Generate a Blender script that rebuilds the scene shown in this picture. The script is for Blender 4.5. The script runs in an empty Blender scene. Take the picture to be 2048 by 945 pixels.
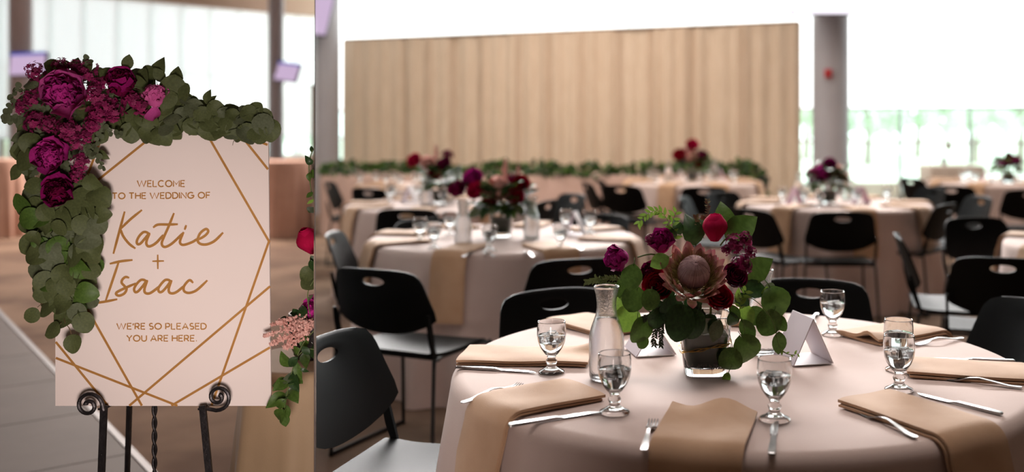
import bpy, bmesh, math, random
from mathutils import Vector, Matrix
R = random.Random(7)
S = bpy.context.scene
COL = S.collection
PI = math.pi
# ---------------------------------------------------------------- camera, light, exposure
F, PX, PY, H = 2000.0, 1240.0, 246.0, 1.41        # focal length in pixels, principal point, eye height


def P(px, py, D):
    return Vector(((px - PX) / F * D, D, H - (py - PY) / F * D))


def G(px, py, z=0.0):
    D = F * (H - z) / (py - PY)
    return Vector(((px - PX) / F * D, D, z))


cam_data = bpy.data.cameras.new('camera')
cam = bpy.data.objects.new('camera', cam_data)
COL.objects.link(cam)
cam.location = (0, 0, H)
cam.rotation_euler = (PI / 2, 0, 0)
cam_data.sensor_width = 36
cam_data.lens = F / 2048 * 36
cam_data.shift_x = (1024 - PX) / 2048
cam_data.shift_y = -(472.5 - PY) / 2048
cam_data.clip_end = 200
cam_data.dof.use_dof = True
cam_data.dof.focus_distance = 2.56
cam_data.dof.aperture_fstop = 1.5
S.camera = cam
S.view_settings.view_transform = 'Standard'
S.view_settings.look = 'None'
S.view_settings.gamma = 1
S.view_settings.use_curve_mapping = False
S.view_settings.exposure = 0.0
S.cycles.max_bounces = 10
S.cycles.transmission_bounces = 10
S.cycles.transparent_max_bounces = 16
S.cycles.sample_clamp_indirect = 4.0

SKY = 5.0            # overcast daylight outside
BLIND_R = 2.5       # daylight put into the blinds as emission, banquet hall
BLIND_L = 0.62       # same emission in the blinds, set dimmer for the entrance hall
world = bpy.data.worlds.new('sky')
S.world = world
world.use_nodes = True
bg = world.node_tree.nodes['Background']
bg.inputs[0].default_value = (0.93, 0.97, 1.0, 1)
bg.inputs[1].default_value = SKY


def area(name, loc, aim, size, power, color, spread=180, sy=None):
    d = bpy.data.lights.new(name, 'AREA')
    d.energy = power
    d.color = color
    d.size = size
    if sy:
        d.shape = 'RECTANGLE'
        d.size_y = sy
    d.spread = math.radians(spread)
    o = bpy.data.objects.new(name, d)
    COL.objects.link(o)
    o.location = loc
    o.rotation_euler = (Vector(aim) - Vector(loc)).to_track_quat('-Z', 'Y').to_euler()
    return o


area('window_side_lamp', (0.4, 12.4, 4.0), (0.35, 2.9, .76), 8.0, 285, (1, .965, .95), 60, .8)  # added key light, imitates grazing daylight from the window side
area('ceiling_lamp', (-1.2, 10.2, 4.35), (-1.0, 13.0, .7), 3.0, 150, (1, .90, .82), 120)  # added fill without a fixture, brightens the front of the drape
area('ceiling_lamp', (3.4, 10.2, 4.35), (3.0, 9.4, .7), 3.0, 115, (1, .90, .82), 120)  # added fill without a fixture, for the far tables
area('ceiling_lamp', (0.45, 3.1, 4.6), (0.4, 2.9, .7), 1.4, 15, (1, .91, .87), 70)  # added light without a fixture, brightens the nearest tabletop
area('entrance_lamp', (-0.36, 0.55, 0.62), (-1.22, 2.6, 1.0), 0.45, 6.4, (1, .87, .82), 66)
area('ceiling_lamp', (-6.2, 13.5, 4.35), (-5.6, 10.0, 0), 3.0, 560, (1, .85, .77))  # added fill without a fixture, for the back of the entrance hall
area('ceiling_lamp', (-3.4, 6.0, 4.35), (-3.2, 5.6, 0), 1.5, 45, (1, .85, .78))  # added fill without a fixture, for the entrance floor

# ---------------------------------------------------------------- helpers


def lin(c):
    if isinstance(c, str):
        c = [int(c[i:i + 2], 16) / 255 for i in (0, 2, 4)]
    return tuple((x / 12.92 if x <= .04045 else ((x + .055) / 1.055) ** 2.4) for x in c) + (1,)


MATS = {}


def mat(name, col, rough=.6, col2=None, scale=8, metal=0, bump=0, bscale=60, trans=0, ior=1.45, sheen=0, emit=None, estr=0, stretch=None,
        spec=.5, translucent=0, detail=3, lo=.35, hi=.65):
    if name in MATS:
        return MATS[name]
    m = bpy.data.materials.new(name)
    m.use_nodes = True
    nt = m.node_tree
    N, L = nt.nodes, nt.links
    b = N['Principled BSDF']
    b.inputs['Base Color'].default_value = lin(col)
    b.inputs['Roughness'].default_value = rough
    b.inputs['Metallic'].default_value = metal
    b.inputs['Transmission Weight'].default_value = trans
    b.inputs['IOR'].default_value = ior
    b.inputs['Specular IOR Level'].default_value = spec
    if sheen:
        b.inputs['Sheen Weight'].default_value = sheen
    if emit:
        b.inputs['Emission Color'].default_value = lin(emit)
        b.inputs['Emission Strength'].default_value = estr
    if col2 or bump:
        tc = N.new('ShaderNodeTexCoord')
        mp = N.new('ShaderNodeMapping')
        L.new(tc.outputs['Object'], mp.inputs[0])
        if stretch:
            mp.inputs['Scale'].default_value = stretch
    if col2:
        no = N.new('ShaderNodeTexNoise')
        no.inputs['Scale'].default_value = scale
        no.inputs['Detail'].default_value = detail
        L.new(mp.outputs[0], no.inputs['Vector'])
        cr = N.new('ShaderNodeValToRGB')
        cr.color_ramp.elements[0].position = lo
        cr.color_ramp.elements[1].position = hi
        cr.color_ramp.elements[0].color = lin(col)
        cr.color_ramp.elements[1].color = lin(col2)
        L.new(no.outputs[0], cr.inputs[0])
        L.new(cr.outputs[0], b.inputs['Base Color'])
    if bump:
        nb = N.new('ShaderNodeTexNoise')
        nb.inputs['Scale'].default_value = bscale
        L.new(mp.outputs[0], nb.inputs['Vector'])
        bp = N.new('ShaderNodeBump')
        bp.inputs['Strength'].default_value = bump
        bp.inputs['Distance'].default_value = .004
        L.new(nb.outputs[0], bp.inputs['Height'])
        L.new(bp.outputs[0], b.inputs['Normal'])
    if translucent:
        tr = N.new('ShaderNodeBsdfTranslucent')
        mx = N.new('ShaderNodeMixShader')
        mx.inputs[0].default_value = translucent
        if col2:
            L.new(cr.outputs[0], tr.inputs[0])
        else:
            tr.inputs[0].default_value = lin(col)
        L.new(b.outputs[0], mx.inputs[1])
        L.new(tr.outputs[0], mx.inputs[2])
        L.new(mx.outputs[0], N['Material Output'].inputs[0])
    MATS[name] = m
    return m


def ramp_mat(name, stops, axis='Y', rough=.5, translucent=0, noise=0.0):
    """colour along the piece's own length (generated coordinate)"""
    if name in MATS:
        return MATS[name]
    m = bpy.data.materials.new(name)
    m.use_nodes = True
    N, L = m.node_tree.nodes, m.node_tree.links
    b = N['Principled BSDF']
    b.inputs['Roughness'].default_value = rough
    b.inputs['Specular IOR Level'].default_value = .1
    tc = N.new('ShaderNodeTexCoord')
    sx = N.new('ShaderNodeSeparateXYZ')
    L.new(tc.outputs['Generated'], sx.inputs[0])
    cr = N.new('ShaderNodeValToRGB')
    while len(cr.color_ramp.elements) < len(stops):
        cr.color_ramp.elements.new(.5)
    for e, (p, c) in zip(cr.color_ramp.elements, stops):
        e.position = p
        e.color = lin(c)
    src = sx.outputs['XYZ'.index(axis)]
    if noise:
        no = N.new('ShaderNodeTexNoise')
        no.inputs['Scale'].default_value = 6
        L.new(tc.outputs['Generated'], no.inputs['Vector'])
        ma = N.new('ShaderNodeMath')
        ma.operation = 'MULTIPLY_ADD'
        L.new(no.outputs[0], ma.inputs[0])
        ma.inputs[1].default_value = noise
        L.new(src, ma.inputs[2])
        src = ma.outputs[0]
    L.new(src, cr.inputs[0])
    L.new(cr.outputs[0], b.inputs['Base Color'])
    if translucent:
        tr = N.new('ShaderNodeBsdfTranslucent')
        mx = N.new('ShaderNodeMixShader')
        mx.inputs[0].default_value = translucent
        L.new(cr.outputs[0], tr.inputs[0])
        L.new(b.outputs[0], mx.inputs[1])
        L.new(tr.outputs[0], mx.inputs[2])
        L.new(mx.outputs[0], N['Material Output'].inputs[0])
    MATS[name] = m
    return m


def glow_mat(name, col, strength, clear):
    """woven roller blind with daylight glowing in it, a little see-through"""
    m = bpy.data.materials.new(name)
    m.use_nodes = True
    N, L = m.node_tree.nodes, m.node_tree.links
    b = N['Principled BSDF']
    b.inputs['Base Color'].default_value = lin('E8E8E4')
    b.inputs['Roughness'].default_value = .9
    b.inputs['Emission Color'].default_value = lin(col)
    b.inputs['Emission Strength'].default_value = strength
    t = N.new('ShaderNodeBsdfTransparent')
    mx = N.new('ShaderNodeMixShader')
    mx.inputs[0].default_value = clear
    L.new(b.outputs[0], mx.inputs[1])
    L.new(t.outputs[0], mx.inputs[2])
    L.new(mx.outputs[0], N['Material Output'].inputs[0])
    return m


def pane_mat(name):
    m = bpy.data.materials.new(name)
    m.use_nodes = True
    N, L = m.node_tree.nodes, m.node_tree.links
    N.remove(N['Principled BSDF'])
    t = N.new('ShaderNodeBsdfTransparent')
    t.inputs[0].default_value = (.88, .95, .93, 1)
    g = N.new('ShaderNodeBsdfGlossy')
    g.inputs['Roughness'].default_value = .02
    mx = N.new('ShaderNodeMixShader')
    mx.inputs[0].default_value = .06
    L.new(t.outputs[0], mx.inputs[1])
    L.new(g.outputs[0], mx.inputs[2])
    L.new(mx.outputs[0], N['Material Output'].inputs[0])
    return m


SIDE = {'v': None}
SIDES = {}


class MB:
    def __init__(s):
        s.v, s.f = [], []

    def add(s, vs, fs, M=None):
        k = len(s.v)
        s.v += [tuple(M @ Vector(q)) if M else tuple(q) for q in vs]
        s.f += [tuple(i + k for i in f) for f in fs]
        return s

    def join(s, o, M=None):
        return s.add(o.v, o.f, M)

    def box(s, c, d, M=None):
        x, y, z = c
        a, b, e = d[0] / 2, d[1] / 2, d[2] / 2
        vs = [(x + i * a, y + j * b, z + k * e) for i in (-1, 1) for j in (-1, 1) for k in (-1, 1)]
        return s.add(vs, [(0, 1, 3, 2), (4, 6, 7, 5), (0, 4, 5, 1), (2, 3, 7, 6), (0, 2, 6, 4), (1, 5, 7, 3)], M)

    def grid(s, fn, nu, nv, closed=False, M=None):
        cu = nu if closed else nu + 1
        vs = [fn(i / nu, j / nv) for j in range(nv + 1) for i in range(cu)]
        fs = []
        for j in range(nv):
            for i in range(nu):
                a, b = j * cu + i, j * cu + (i + 1) % cu
                fs.append((a, b, b + cu, a + cu))
        return s.add(vs, fs, M)

    def lathe(s, prof, n=32, M=None, cap0=True, cap1=True):
        vs, fs = [], []
        for r, z in prof:
            for i in range(n):
                a = 2 * PI * i / n
                vs.append((r * math.cos(a), r * math.sin(a), z))
        for j in range(len(prof) - 1):
            for i in range(n):
                a, b = j * n + i, j * n + (i + 1) % n
                fs.append((a, b, b + n, a + n))
        if cap0:
            fs.append(tuple(range(n))[::-1])
        if cap1:
            k = (len(prof) - 1) * n
            fs.append(tuple(range(k, k + n)))
        return s.add(vs, fs, M)

    def tube(s, pts, r, n=8, cap=True, flat=1.0):
        pts = [Vector(p) for p in pts]
        rs = r if isinstance(r, (list, tuple)) else [r] * len(pts)
        vs, fs = [], []
        up = Vector((0, 0, 1))
        t0 = (pts[1] - pts[0]).normalized()
        side = t0.cross(up)
        if side.length < 1e-3:
            side = t0.cross(Vector((0, 1, 0)))
        side.normalize()
        for k, p in enumerate(pts):
            t = (pts[min(k + 1, len(pts) - 1)] - pts[max(k - 1, 0)])
            if t.length < 1e-9:
                t = t0
            t = t.normalized()
            side = (side - t * side.dot(t))
            if side.length < 1e-6:
                side = t.orthogonal()
            side.normalize()
            u2 = t.cross(side)
            for i in range(n):
                a = 2 * PI * i / n
                vs.append(p + side * (math.cos(a) * rs[k]) + u2 * (math.sin(a) * rs[k] * flat))
        for j in range(len(pts) - 1):
            for i in range(n):
                a, b = j * n + i, j * n + (i + 1) % n
                fs.append((a, b, b + n, a + n))
        if cap:
            fs.append(tuple(range(n))[::-1])
            k = (len(pts) - 1) * n
            fs.append(tuple(range(k, k + n)))
        return s.add(vs, fs)

    def mesh(s, name, m, smooth=True, sharp=None):
        me = bpy.data.meshes.new(name)
        me.from_pydata([tuple(v) for v in s.v], [], s.f)
        bm = bmesh.new()
        bm.from_mesh(me)
        bmesh.ops.recalc_face_normals(bm, faces=bm.faces)
        bm.to_mesh(me)
        bm.free()
        if m:
            me.materials.append(m)
        if smooth:
            me.polygons.foreach_set('use_smooth', [True] * len(me.polygons))
            if sharp:
                me.set_sharp_from_angle(angle=math.radians(sharp))
        me.update()
        return me

    def build(s, name, m, parent=None, smooth=True, sharp=40, **kw):
        return link(name, s.mesh(name, m, smooth, sharp), parent, **kw)


def link(name, me, parent=None, M=None, label=None, cat=None, group=None, kind=None):
    o = bpy.data.objects.new(name, me)
    COL.objects.link(o)
    if parent:
        o.parent = parent
    if M is not None:
        o.matrix_basis = M
    tag(o, label, cat, group, kind)
    SIDES[o.name] = SIDE['v']
    return o


def tag(o, label=None, cat=None, group=None, kind=None):
    for k, v in (('label', label), ('category', cat), ('group', group), ('kind', kind)):
        if v:
            o[k] = v
    return o


def thing(name, label, cat, loc=(0, 0, 0), rz=0, group=None, kind=None):
    o = link(name, None, label=label, cat=cat, group=group, kind=kind)
    o.location = loc
    o.rotation_euler = (0, 0, rz)
    return o


def kids(o):
    return CH.get(o.name, [])


def dup(root, loc, rz, label=None, group=None, sc=None):
    def cp(o, par):
        c = o.copy()
        COL.objects.link(c)
        if par:
            c.parent = par
        SIDES[c.name] = SIDE['v']
        for ch in o.children:
            cp(ch, c)
        return c
    r = cp(root, None)
    r.location = loc
    r.rotation_euler = (0, 0, rz)
    if sc:
        r.scale = (sc,) * 3
    tag(r, label, None, group)
    return r


def frame(pos, d, n, s=1.0, sx=None, sz=None):
    """matrix with y along d, z near n"""
    d = Vector(d).normalized()
    n = Vector(n)
    x = d.cross(n)
    if x.length < 1e-5:
        x = d.orthogonal()
    x.normalize()
    z = x.cross(d)
    m = Matrix.Identity(4)
    for i in range(3):
        m[i][0], m[i][1], m[i][2], m[i][3] = x[i] * (sx or s), d[i] * s, z[i] * (sz or s), pos[i]
    return m


def spline(pts, n=6):
    pts = [Vector(p) for p in pts]
    out = []
    for i in range(len(pts) - 1):
        p0, p1, p2, p3 = pts[max(i - 1, 0)], pts[i], pts[i + 1], pts[min(i + 2, len(pts) - 1)]
        for k in range(n):
            t = k / n
            out.append(.5 * ((2 * p1) + (p2 - p0) * t + (2 * p0 - 5 * p1 + 4 * p2 - p3) * t * t + (3 * p1 - p0 - 3 * p2 + p3) * t ** 3))
    out.append(pts[-1])
    return out


# ---------------------------------------------------------------- materials
M_carpet = mat('carpet', '6E5646', .95, '8F7662', 1.3, bump=.4, bscale=300, lo=.42, hi=.6)
M_tile = mat('stone_tile', '4E4643', .6, '574E4B', 3, bump=.05, bscale=30, spec=.25)
M_steel_trim = mat('floor_trim', '7E8084', .5, metal=.3)
M_white_wall = mat('taupe_wall', '544B44', .85, '4E4640', 2)
M_pink_wall = mat('blush_wall', 'B99A88', .8, 'B39380', 2)
M_ceiling = mat('ceiling_paint', 'DAD4CC', .9)
M_pillar = mat('pillar_paint', 'A7A3A6', .55, 'A19DA0', 2)
M_pillar_l = mat('pillar_paint_grey', 'C8C2C8', .55, 'C0BAC0', 2)
M_alu = mat('aluminium_frame', 'C9CFD0', .4, metal=.3)
M_mirror = mat('mirror_panel', 'F4F6F6', .0, metal=1)
M_pane = pane_mat('window_glass')
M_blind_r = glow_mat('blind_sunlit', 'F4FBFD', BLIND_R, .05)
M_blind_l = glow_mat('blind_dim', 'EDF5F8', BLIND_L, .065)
M_drape = mat('burlap_drape', 'C8B09A', .9, 'B89F87', 14, bump=.3, bscale=250, stretch=(6, 6, .25), translucent=.17)
M_pole = mat('drape_pole', '6B5645', .5, metal=.5)
M_cloth = mat('table_linen', 'C4AEA5', .85, 'BEA79E', 5, bump=.15, bscale=400, sheen=.1)
M_blush = mat('blush_linen', 'AE9286', .85, 'A5897C', 4, bump=.15, bscale=200, sheen=.1)
M_blush_l = mat('blush_linen_hall', 'CBA695', .85, 'C29C8B', 4, bump=.15, bscale=200)
M_tan_cloth = mat('tan_linen', 'A0876A', .7, '977E61', 4, bump=.1, bscale=200, sheen=.1)
M_napkin = mat('tan_napkin', 'BA9576', .8, 'AF8969', 9, bump=.2, bscale=500, sheen=.15)
M_black = mat('black_plastic', '030303', .5, bump=.05, bscale=500, spec=.1)
M_blackmetal = mat('black_metal', '0A0A0A', .35, spec=.5)
M_iron = mat('wrought_iron', '3A3637', .4, '2C292A', 30, metal=.7, bump=.3, bscale=120)
M_glass = mat('clear_glass', 'FFFFFF', .0, trans=1, ior=1.47)
M_dewglass = mat('dewy_glass', 'FFFFFF', .16, trans=1, ior=1.45, bump=.12, bscale=260)
M_water = mat('water', 'FFFFFF', .0, trans=1, ior=1.33)
M_ice = mat('ice', 'FFFFFF', .3, trans=1, ior=1.2, bump=.3, bscale=50)
M_silver = mat('polished_steel', '8E8C8B', .28, metal=1)
M_pinkcard = mat('blush_card', 'C9A3B0', .7)
M_card = mat('white_card', 'E4DDDF', .7)
M_cardback = mat('grey_card', 'C9BFC6', .7)
M_sign = mat('sign_board', 'E3D5CF', .55, 'E0D1CA', 2)
M_gold = mat('gold_foil', 'B98243', .38, 'C48F50', 12, metal=.35)
M_goldwire = mat('gold_wire', 'B58B45', .3, metal=1)
M_screen = mat('lit_screen', '101010', .3, emit='D9BEE0', estr=.85)
M_screen_r = mat('bright_screen', '101010', .3, emit='F6EFFA', estr=1.6)
M_bezel = mat('screen_bezel', '4A4650', .4)
M_blue = mat('blue_band', '101030', .4, emit='3E59C8', estr=.7)
M_edge = mat('dark_edge', '3A3334', .6)
M_red = mat('red_alarm', 'B3262A', .4)
M_grass = mat('lawn', 'D0D9C6', .9, 'DAE0D2', .6)
M_bark = mat('bark', 'A39A90', .9)
M_treeleaf = mat('tree_leaves', 'C9D8C2', .8, 'DCE6D8', 1.5, translucent=.2)
M_wood = mat('table_wood', '8A6A4C', .5, '7B5C40', 10, stretch=(1, 8, 1))

GREEN_D = mat('leaf_eucalyptus', '464D2D', .6, '515834', 9, translucent=.12, spec=.3)
GREEN_G = mat('leaf_grey_green', '4C523A', .65, '575D45', 9, translucent=.12, spec=.3)
GREEN_M = mat('leaf_green', '3D5420', .5, '4A6228', 9, translucent=.12, spec=.3)
GREEN_K = mat('leaf_dark', '22361A', .42, '2C4420', 9, translucent=.1, spec=.3)
GREEN_Y = mat('leaf_lime', '7D9B3C', .45, '6E8E36', 9, translucent=.2)
M_stem = mat('green_stem', '55612F', .6)
M_stem_br = mat('brown_stem', '5F4A33', .7)
MAG = mat('petal_magenta', 'B83088', .8, 'A02474', 30, translucent=.18, spec=.06)
MAG_D = mat('petal_plum', '961A66', .8, '7C1052', 30, translucent=.15, spec=.06)
MAG_DK = mat('petal_burgundy', '6E0A3A', .8, '52062A', 30, translucent=.15, spec=.06)
MAG_P = mat('petal_orchid', 'CB5A9F', .8, 'BC468F', 30, translucent=.18, spec=.06)
PINK = mat('petal_pink', 'CF6A9F', .5, 'C25591', 20, translucent=.22, spec=.06)
RED = mat('petal_red', '9A0E27', .75, '820A20', 20, translucent=.15, spec=.06)
CRIM = mat('petal_crimson', 'B41446', .75, 'A01038', 20, translucent=.18, spec=.06)
BLOSSOM = mat('stock_blossom', '8C1152', .7, '640A3A', 60, translucent=.1)
BLUSHF = mat('astilbe_bloom', 'E6B9AD', .7, 'D9A195', 40, translucent=.2)
M_bract = ramp_mat('protea_bract', [(0, '8A8450'), (.3, 'C9B48E'), (.62, 'D2A890'), (1, 'B06A72')], 'Y', .55, .15, .12)
M_cone = ramp_mat('protea_cone', [(0, '77702F'), (.3, '9A8062'), (.7, 'A98587'), (1, '7E5E66')], 'Z', .8, 0, .1)
M_style = mat('protea_style', 'B0908C', .7, '97767A', 30)
M_lining = mat('leaf_lining', '14220E', .7, '1B2C12', 20, spec=.1)
M_pebble = mat('dark_pebbles', '3A2418', .5, '55361F', 40)
# ---------------------------------------------------------------- the setting
def wall_seg(name, p0, p1, z0, z1, m, th=.15, out=1, parent=None, inset=0):
    """upright slab from p0 to p1; thickness to the left of the direction when out = 1"""
    p0, p1 = Vector((p0[0], p0[1], 0)), Vector((p1[0], p1[1], 0))
    d = (p1 - p0).normalized()
    n = Vector((-d.y, d.x, 0)) * out
    b = MB()
    vs = []
    for z in (z0, z1):
        vs += [p0 + n * inset + Vector((0, 0, z)), p1 + n * inset + Vector((0, 0, z)), p1 + n * (inset + th) + Vector((0, 0, z)), p0 + n * (inset + th) + Vector((0, 0, z))]
    b.add(vs, [(0, 1, 2, 3), (7, 6, 5, 4), (0, 4, 5, 1), (1, 5, 6, 2), (2, 6, 7, 3), (3, 7, 4, 0)])
    return b.build(name, m, parent, smooth=False, kind=None if parent else 'structure')


ZC = 7.5
PD = -.305                       # the mirrored partition runs along X = PD * Y
RW0, RWD = Vector((2.6, 15.0, 0)), Vector((.9225, -.386, 0))
LW0, LWD = Vector((-6.72, 22.0, 0)), Vector((-.662, -.7495, 0))

fl = MB().box((-1.5, 10.2, -.05), (23.5, 27, .1)).build('floor', M_carpet, smooth=False, kind='structure')
MB().box((-1.5, 10.2, ZC + .05), (23.5, 27, .1)).build('ceiling', M_ceiling, smooth=False, kind='structure')
wall_seg('wall_back', (9.2, -3), (-12.8, -3), 0, ZC, M_white_wall, .1, 1)
wall_seg('wall_right', (9.05, -3), (9.05, 12.4), 0, ZC, M_white_wall, .1, -1)
wall_seg('wall_left', (-12.7, 15.3), (-12.7, -3), 0, ZC, M_pink_wall, .1, -1)
# added mirror partition: splits the halls and keeps their light apart, panels side by side
part_root = thing('wall_partition', None, None, kind='structure')
pd = Vector((PD, 1, 0))
cuts = [2.25 + 1.25 * i for i in range(14)] + [20.0]
for a, b_ in zip(cuts, cuts[1:]):
    p0, p1 = pd * a, pd * b_
    w = MB()
    n = Vector((1, -PD, 0)).normalized() * .0008
    vs = [p + s * n + Vector((0, 0, z)) for z in (0, ZC) for p, s in ((p0, 1), (p1, 1), (p1, -1), (p0, -1))]
    w.add(vs, [(0, 1, 2, 3), (7, 6, 5, 4), (0, 4, 5, 1), (1, 5, 6, 2), (2, 6, 7, 3), (3, 7, 4, 0)])
    w.build('mirror_panel', M_mirror, part_root, smooth=False)

w = MB()
for z in (0, ZC):
    w.v += [tuple(pd * y_ + s_ * n * 1.0 + Vector((0, 0, z))) for y_, s_ in ((2.235, 1), (2.25, 1), (2.25, -1), (2.235, -1))]
w.f = [(0, 1, 2, 3), (7, 6, 5, 4), (0, 4, 5, 1), (1, 5, 6, 2), (2, 6, 7, 3), (3, 7, 4, 0)]
w.build('edge_strip', M_edge, part_root, smooth=False)  # dark strip added to cover the bright front end of the mirror
# stone tiles at the entrance, laid on the grid of the brass-edged border
SIDE['v'] = 'L'
b0 = G(200, 830)
u = (G(280, 945) - G(0, 640)).normalized()
v = Vector((u.y, -u.x, 0))
if v.x > 0:
    v = -v
TS = .79
g0 = G(0, 778)
g0 = b0 + u * (g0 - b0).dot(u)
for i in range(-5, 4):
    for j in range(0, 6):
        c = g0 + u * (TS * (i + .5)) + v * (TS * (j + .5) + .03)
        if c.x < -8 or c.y < .6 or c.y > 9 or c.x > PD * c.y - .6:
            continue
        w = MB()
        h = TS / 2 - .004
        vs = [c + u * (a * h) + v * (e * h) + Vector((0, 0, z)) for z in (0, .006) for a, e in ((-1, -1), (1, -1), (1, 1), (-1, 1))]
        w.add(vs, [(3, 2, 1, 0), (4, 5, 6, 7), (0, 1, 5, 4), (1, 2, 6, 5), (2, 3, 7, 6), (3, 0, 4, 7)])
        w.build('floor_tile', M_tile, fl, smooth=False)
w = MB()
for z in (0, .008):
    w.v += [tuple(b0 + u * (-4.2) + Vector((0, 0, z))), tuple(b0 + u * 3.4 + Vector((0, 0, z))), tuple(b0 + u * 3.4 + v * .028 + Vector((0, 0, z))), tuple(b0 + u * (-4.2) + v * .028 + Vector((0, 0, z)))]
w.f = [(3, 2, 1, 0), (4, 5, 6, 7), (0, 1, 5, 4), (1, 2, 6, 5), (2, 3, 7, 6), (3, 0, 4, 7)]
w.build('trim_1', M_steel_trim, smooth=False, kind='structure')


def tpx(px, W0, WD):
    k = (px - PX) / F
    return (k * W0.y - W0.x) / (WD.x - k * WD.y)


WN = [0]


def window_bay(W0, WD, t0, t1, rows, blind_z, m_blind, room, e=.045):
    """one bay: mullion on its left, transoms, panes and a roller blind on the room side"""
    WN[0] += 1
    r = thing('window_%d' % WN[0], None, None, kind='structure')
    nrm = Vector((-WD.y, WD.x, 0))
    if nrm.dot(room) < 0:
        nrm = -nrm

    def slab(name, a, b, z0, z1, d0, d1, m, par=r):
        vs = [W0 + WD * t + nrm * d + Vector((0, 0, z)) for z in (z0, z1) for t, d in ((a, d0), (b, d0), (b, d1), (a, d1))]
        return MB().add(vs, [(3, 2, 1, 0), (4, 5, 6, 7), (0, 1, 5, 4), (1, 2, 6, 5), (2, 3, 7, 6), (3, 0, 4, 7)]).build(name, m, par, smooth=False)
    slab('mullion', t0 - e, t0 + e, rows[0], rows[-1], -.07, .05, M_alu)
    for z in rows:
        slab('transom', t0 + e, t1 - e, z - e * .7, z + e * .7, -.05, .03, M_alu)
    for z0, z1 in zip(rows, rows[1:]):
        slab('pane', t0 + e, t1 - e, z0 + .025, z1 - .025, -.012, .0, M_pane)
    vs = [W0 + WD * t + nrm * .09 + Vector((0, 0, z)) for z, t in ((blind_z, t0 + .012), (blind_z, t1 - .012), (rows[-1], t1 - .012), (rows[-1], t0 + .012))]
    bl = MB().add(vs, [(0, 1, 2, 3)]).build('roller_blind', m_blind, r, smooth=False)
    slab('bottom_rail', t0 + .012, t1 - .012, blind_z - .03, blind_z, .085, .1, M_alu, bl)


SIDE['v'] = None
rp = [774, 890, 1012, 1138, 1261, 1395, 1526, 1660, 1800, 1940]
ts = [tpx(p, RW0, RWD) for p in rp]
st = (ts[-1] - ts[0]) / 9
ts = [ts[0] - st * 2, ts[0] - st] + ts
while ts[-1] + st < 6.95:
    ts.append(ts[-1] + st)
ts = [max(ts[0], -8.7)] + ts[1:] + [7.0]
ts = [t for i, t in enumerate(ts) if i == 0 or t > ts[i - 1] + .1]
for a, b_ in zip(ts, ts[1:]):
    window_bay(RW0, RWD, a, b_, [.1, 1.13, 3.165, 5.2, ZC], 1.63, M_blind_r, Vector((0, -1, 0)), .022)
wall_seg('wall_right_base', RW0 + RWD * -8.8, RW0 + RWD * 7.1, 0, .1, M_white_wall, .12, 1, inset=-.05)
lp = [0, 99, 166, 234, 300, 361, 419, 475, 536, 590]
ts = sorted([tpx(p, LW0, LWD) for p in lp])
st = (ts[-1] - ts[0]) / (len(ts) - 1)
ts = [-.05] + [t for t in ts if t > .3]
ts += [ts[-1] + st, 9.0] if ts[-1] + st < 8.8 else [9.0]
for a, b_ in zip(ts, ts[1:]):
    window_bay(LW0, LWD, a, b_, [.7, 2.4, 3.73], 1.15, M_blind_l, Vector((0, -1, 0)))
wall_seg('wall_left_sill', LW0 + LWD * -.1, LW0 + LWD * 9.1, 0, .7, M_pink_wall, .25, 1, inset=-.07)
wall_seg('wall_left_bulkhead', LW0 + LWD * -.1, LW0 + LWD * 9.1, 3.73, ZC, M_pink_wall, .5, 1, inset=-.1)

# outdoors
MB().box((5, 60, -.25), (140, 76, .1)).build('ground', M_grass, smooth=False, kind='structure')


def tree(x, y, h, r, label, seed):
    q = random.Random(seed)
    t = thing('tree', label, 'tree', (x, y, -.2))
    MB().tube([(0, 0, 0), (.05, 0, h * .3), (0, .05, h * .6)], [.18, .14, .08], 8).build('trunk', M_bark, t)
    b = MB()
    for k in range(420):
        a, e = q.uniform(0, 2 * PI), math.asin(q.uniform(-.8, 1))
        rr = r * q.uniform(.55, 1.05)
        c = Vector((rr * math.cos(a) * math.cos(e), rr * math.sin(a) * math.cos(e), h * .62 + rr * 1.05 * math.sin(e)))
        n = Vector((q.uniform(-1, 1), q.uniform(-1, 1), q.uniform(0, 1)))
        b.add([(-.5, 0, 0), (0, -.25, .05), (.5, 0, 0), (0, .25, .05)], [(0, 1, 2, 3)], frame(c, Vector((q.uniform(-1, 1), q.uniform(-1, 1), q.uniform(-1, 1))), n, .75 * r / 2))
    b.build('crown', M_treeleaf, t, smooth=False, kind='stuff')


for i, (px, D, h, r, lb) in enumerate([
        (1735, 38, 3.9, 1.7, 'pale green tree outside the window just right of the round pillar'),
        (1835, 46, 4.6, 2.2, 'broad tree outside the window behind the white draped stand'),
        (1950, 40, 4.4, 1.9, 'green tree outside the window above the far plum flowers'),
        (2040, 34, 4.2, 2.0, 'tree outside the window at the right edge of the hall'),
        (1612, 44, 4.0, 1.8, 'tree outside the narrow gap between the curtain and the pillar'),
        (8, 40, 3.2, 1.6, 'tree outside the window at the far left of the entrance hall'),
        (600, 44, 2.8, 1.5, 'low tree outside the entrance hall window beside the right pillar')]):
    p = P(px, 300, D)
    tree(p.x, p.y, h, r, lb, i)

# ---------------------------------------------------------------- pillars and screens


def pillar(px, D, rad, m, label, side):
    SIDE['v'] = side
    p = P(px, 300, D)
    t = thing('pillar', label, 'pillar', (p.x, p.y, 0))
    MB().lathe([(rad, .1), (rad, ZC)], 48).build('shaft', m, t)
    MB().lathe([(rad + .015, 0), (rad + .015, .1), (rad + .005, .11)], 48).build('base_ring', m, t)
    return t


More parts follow.
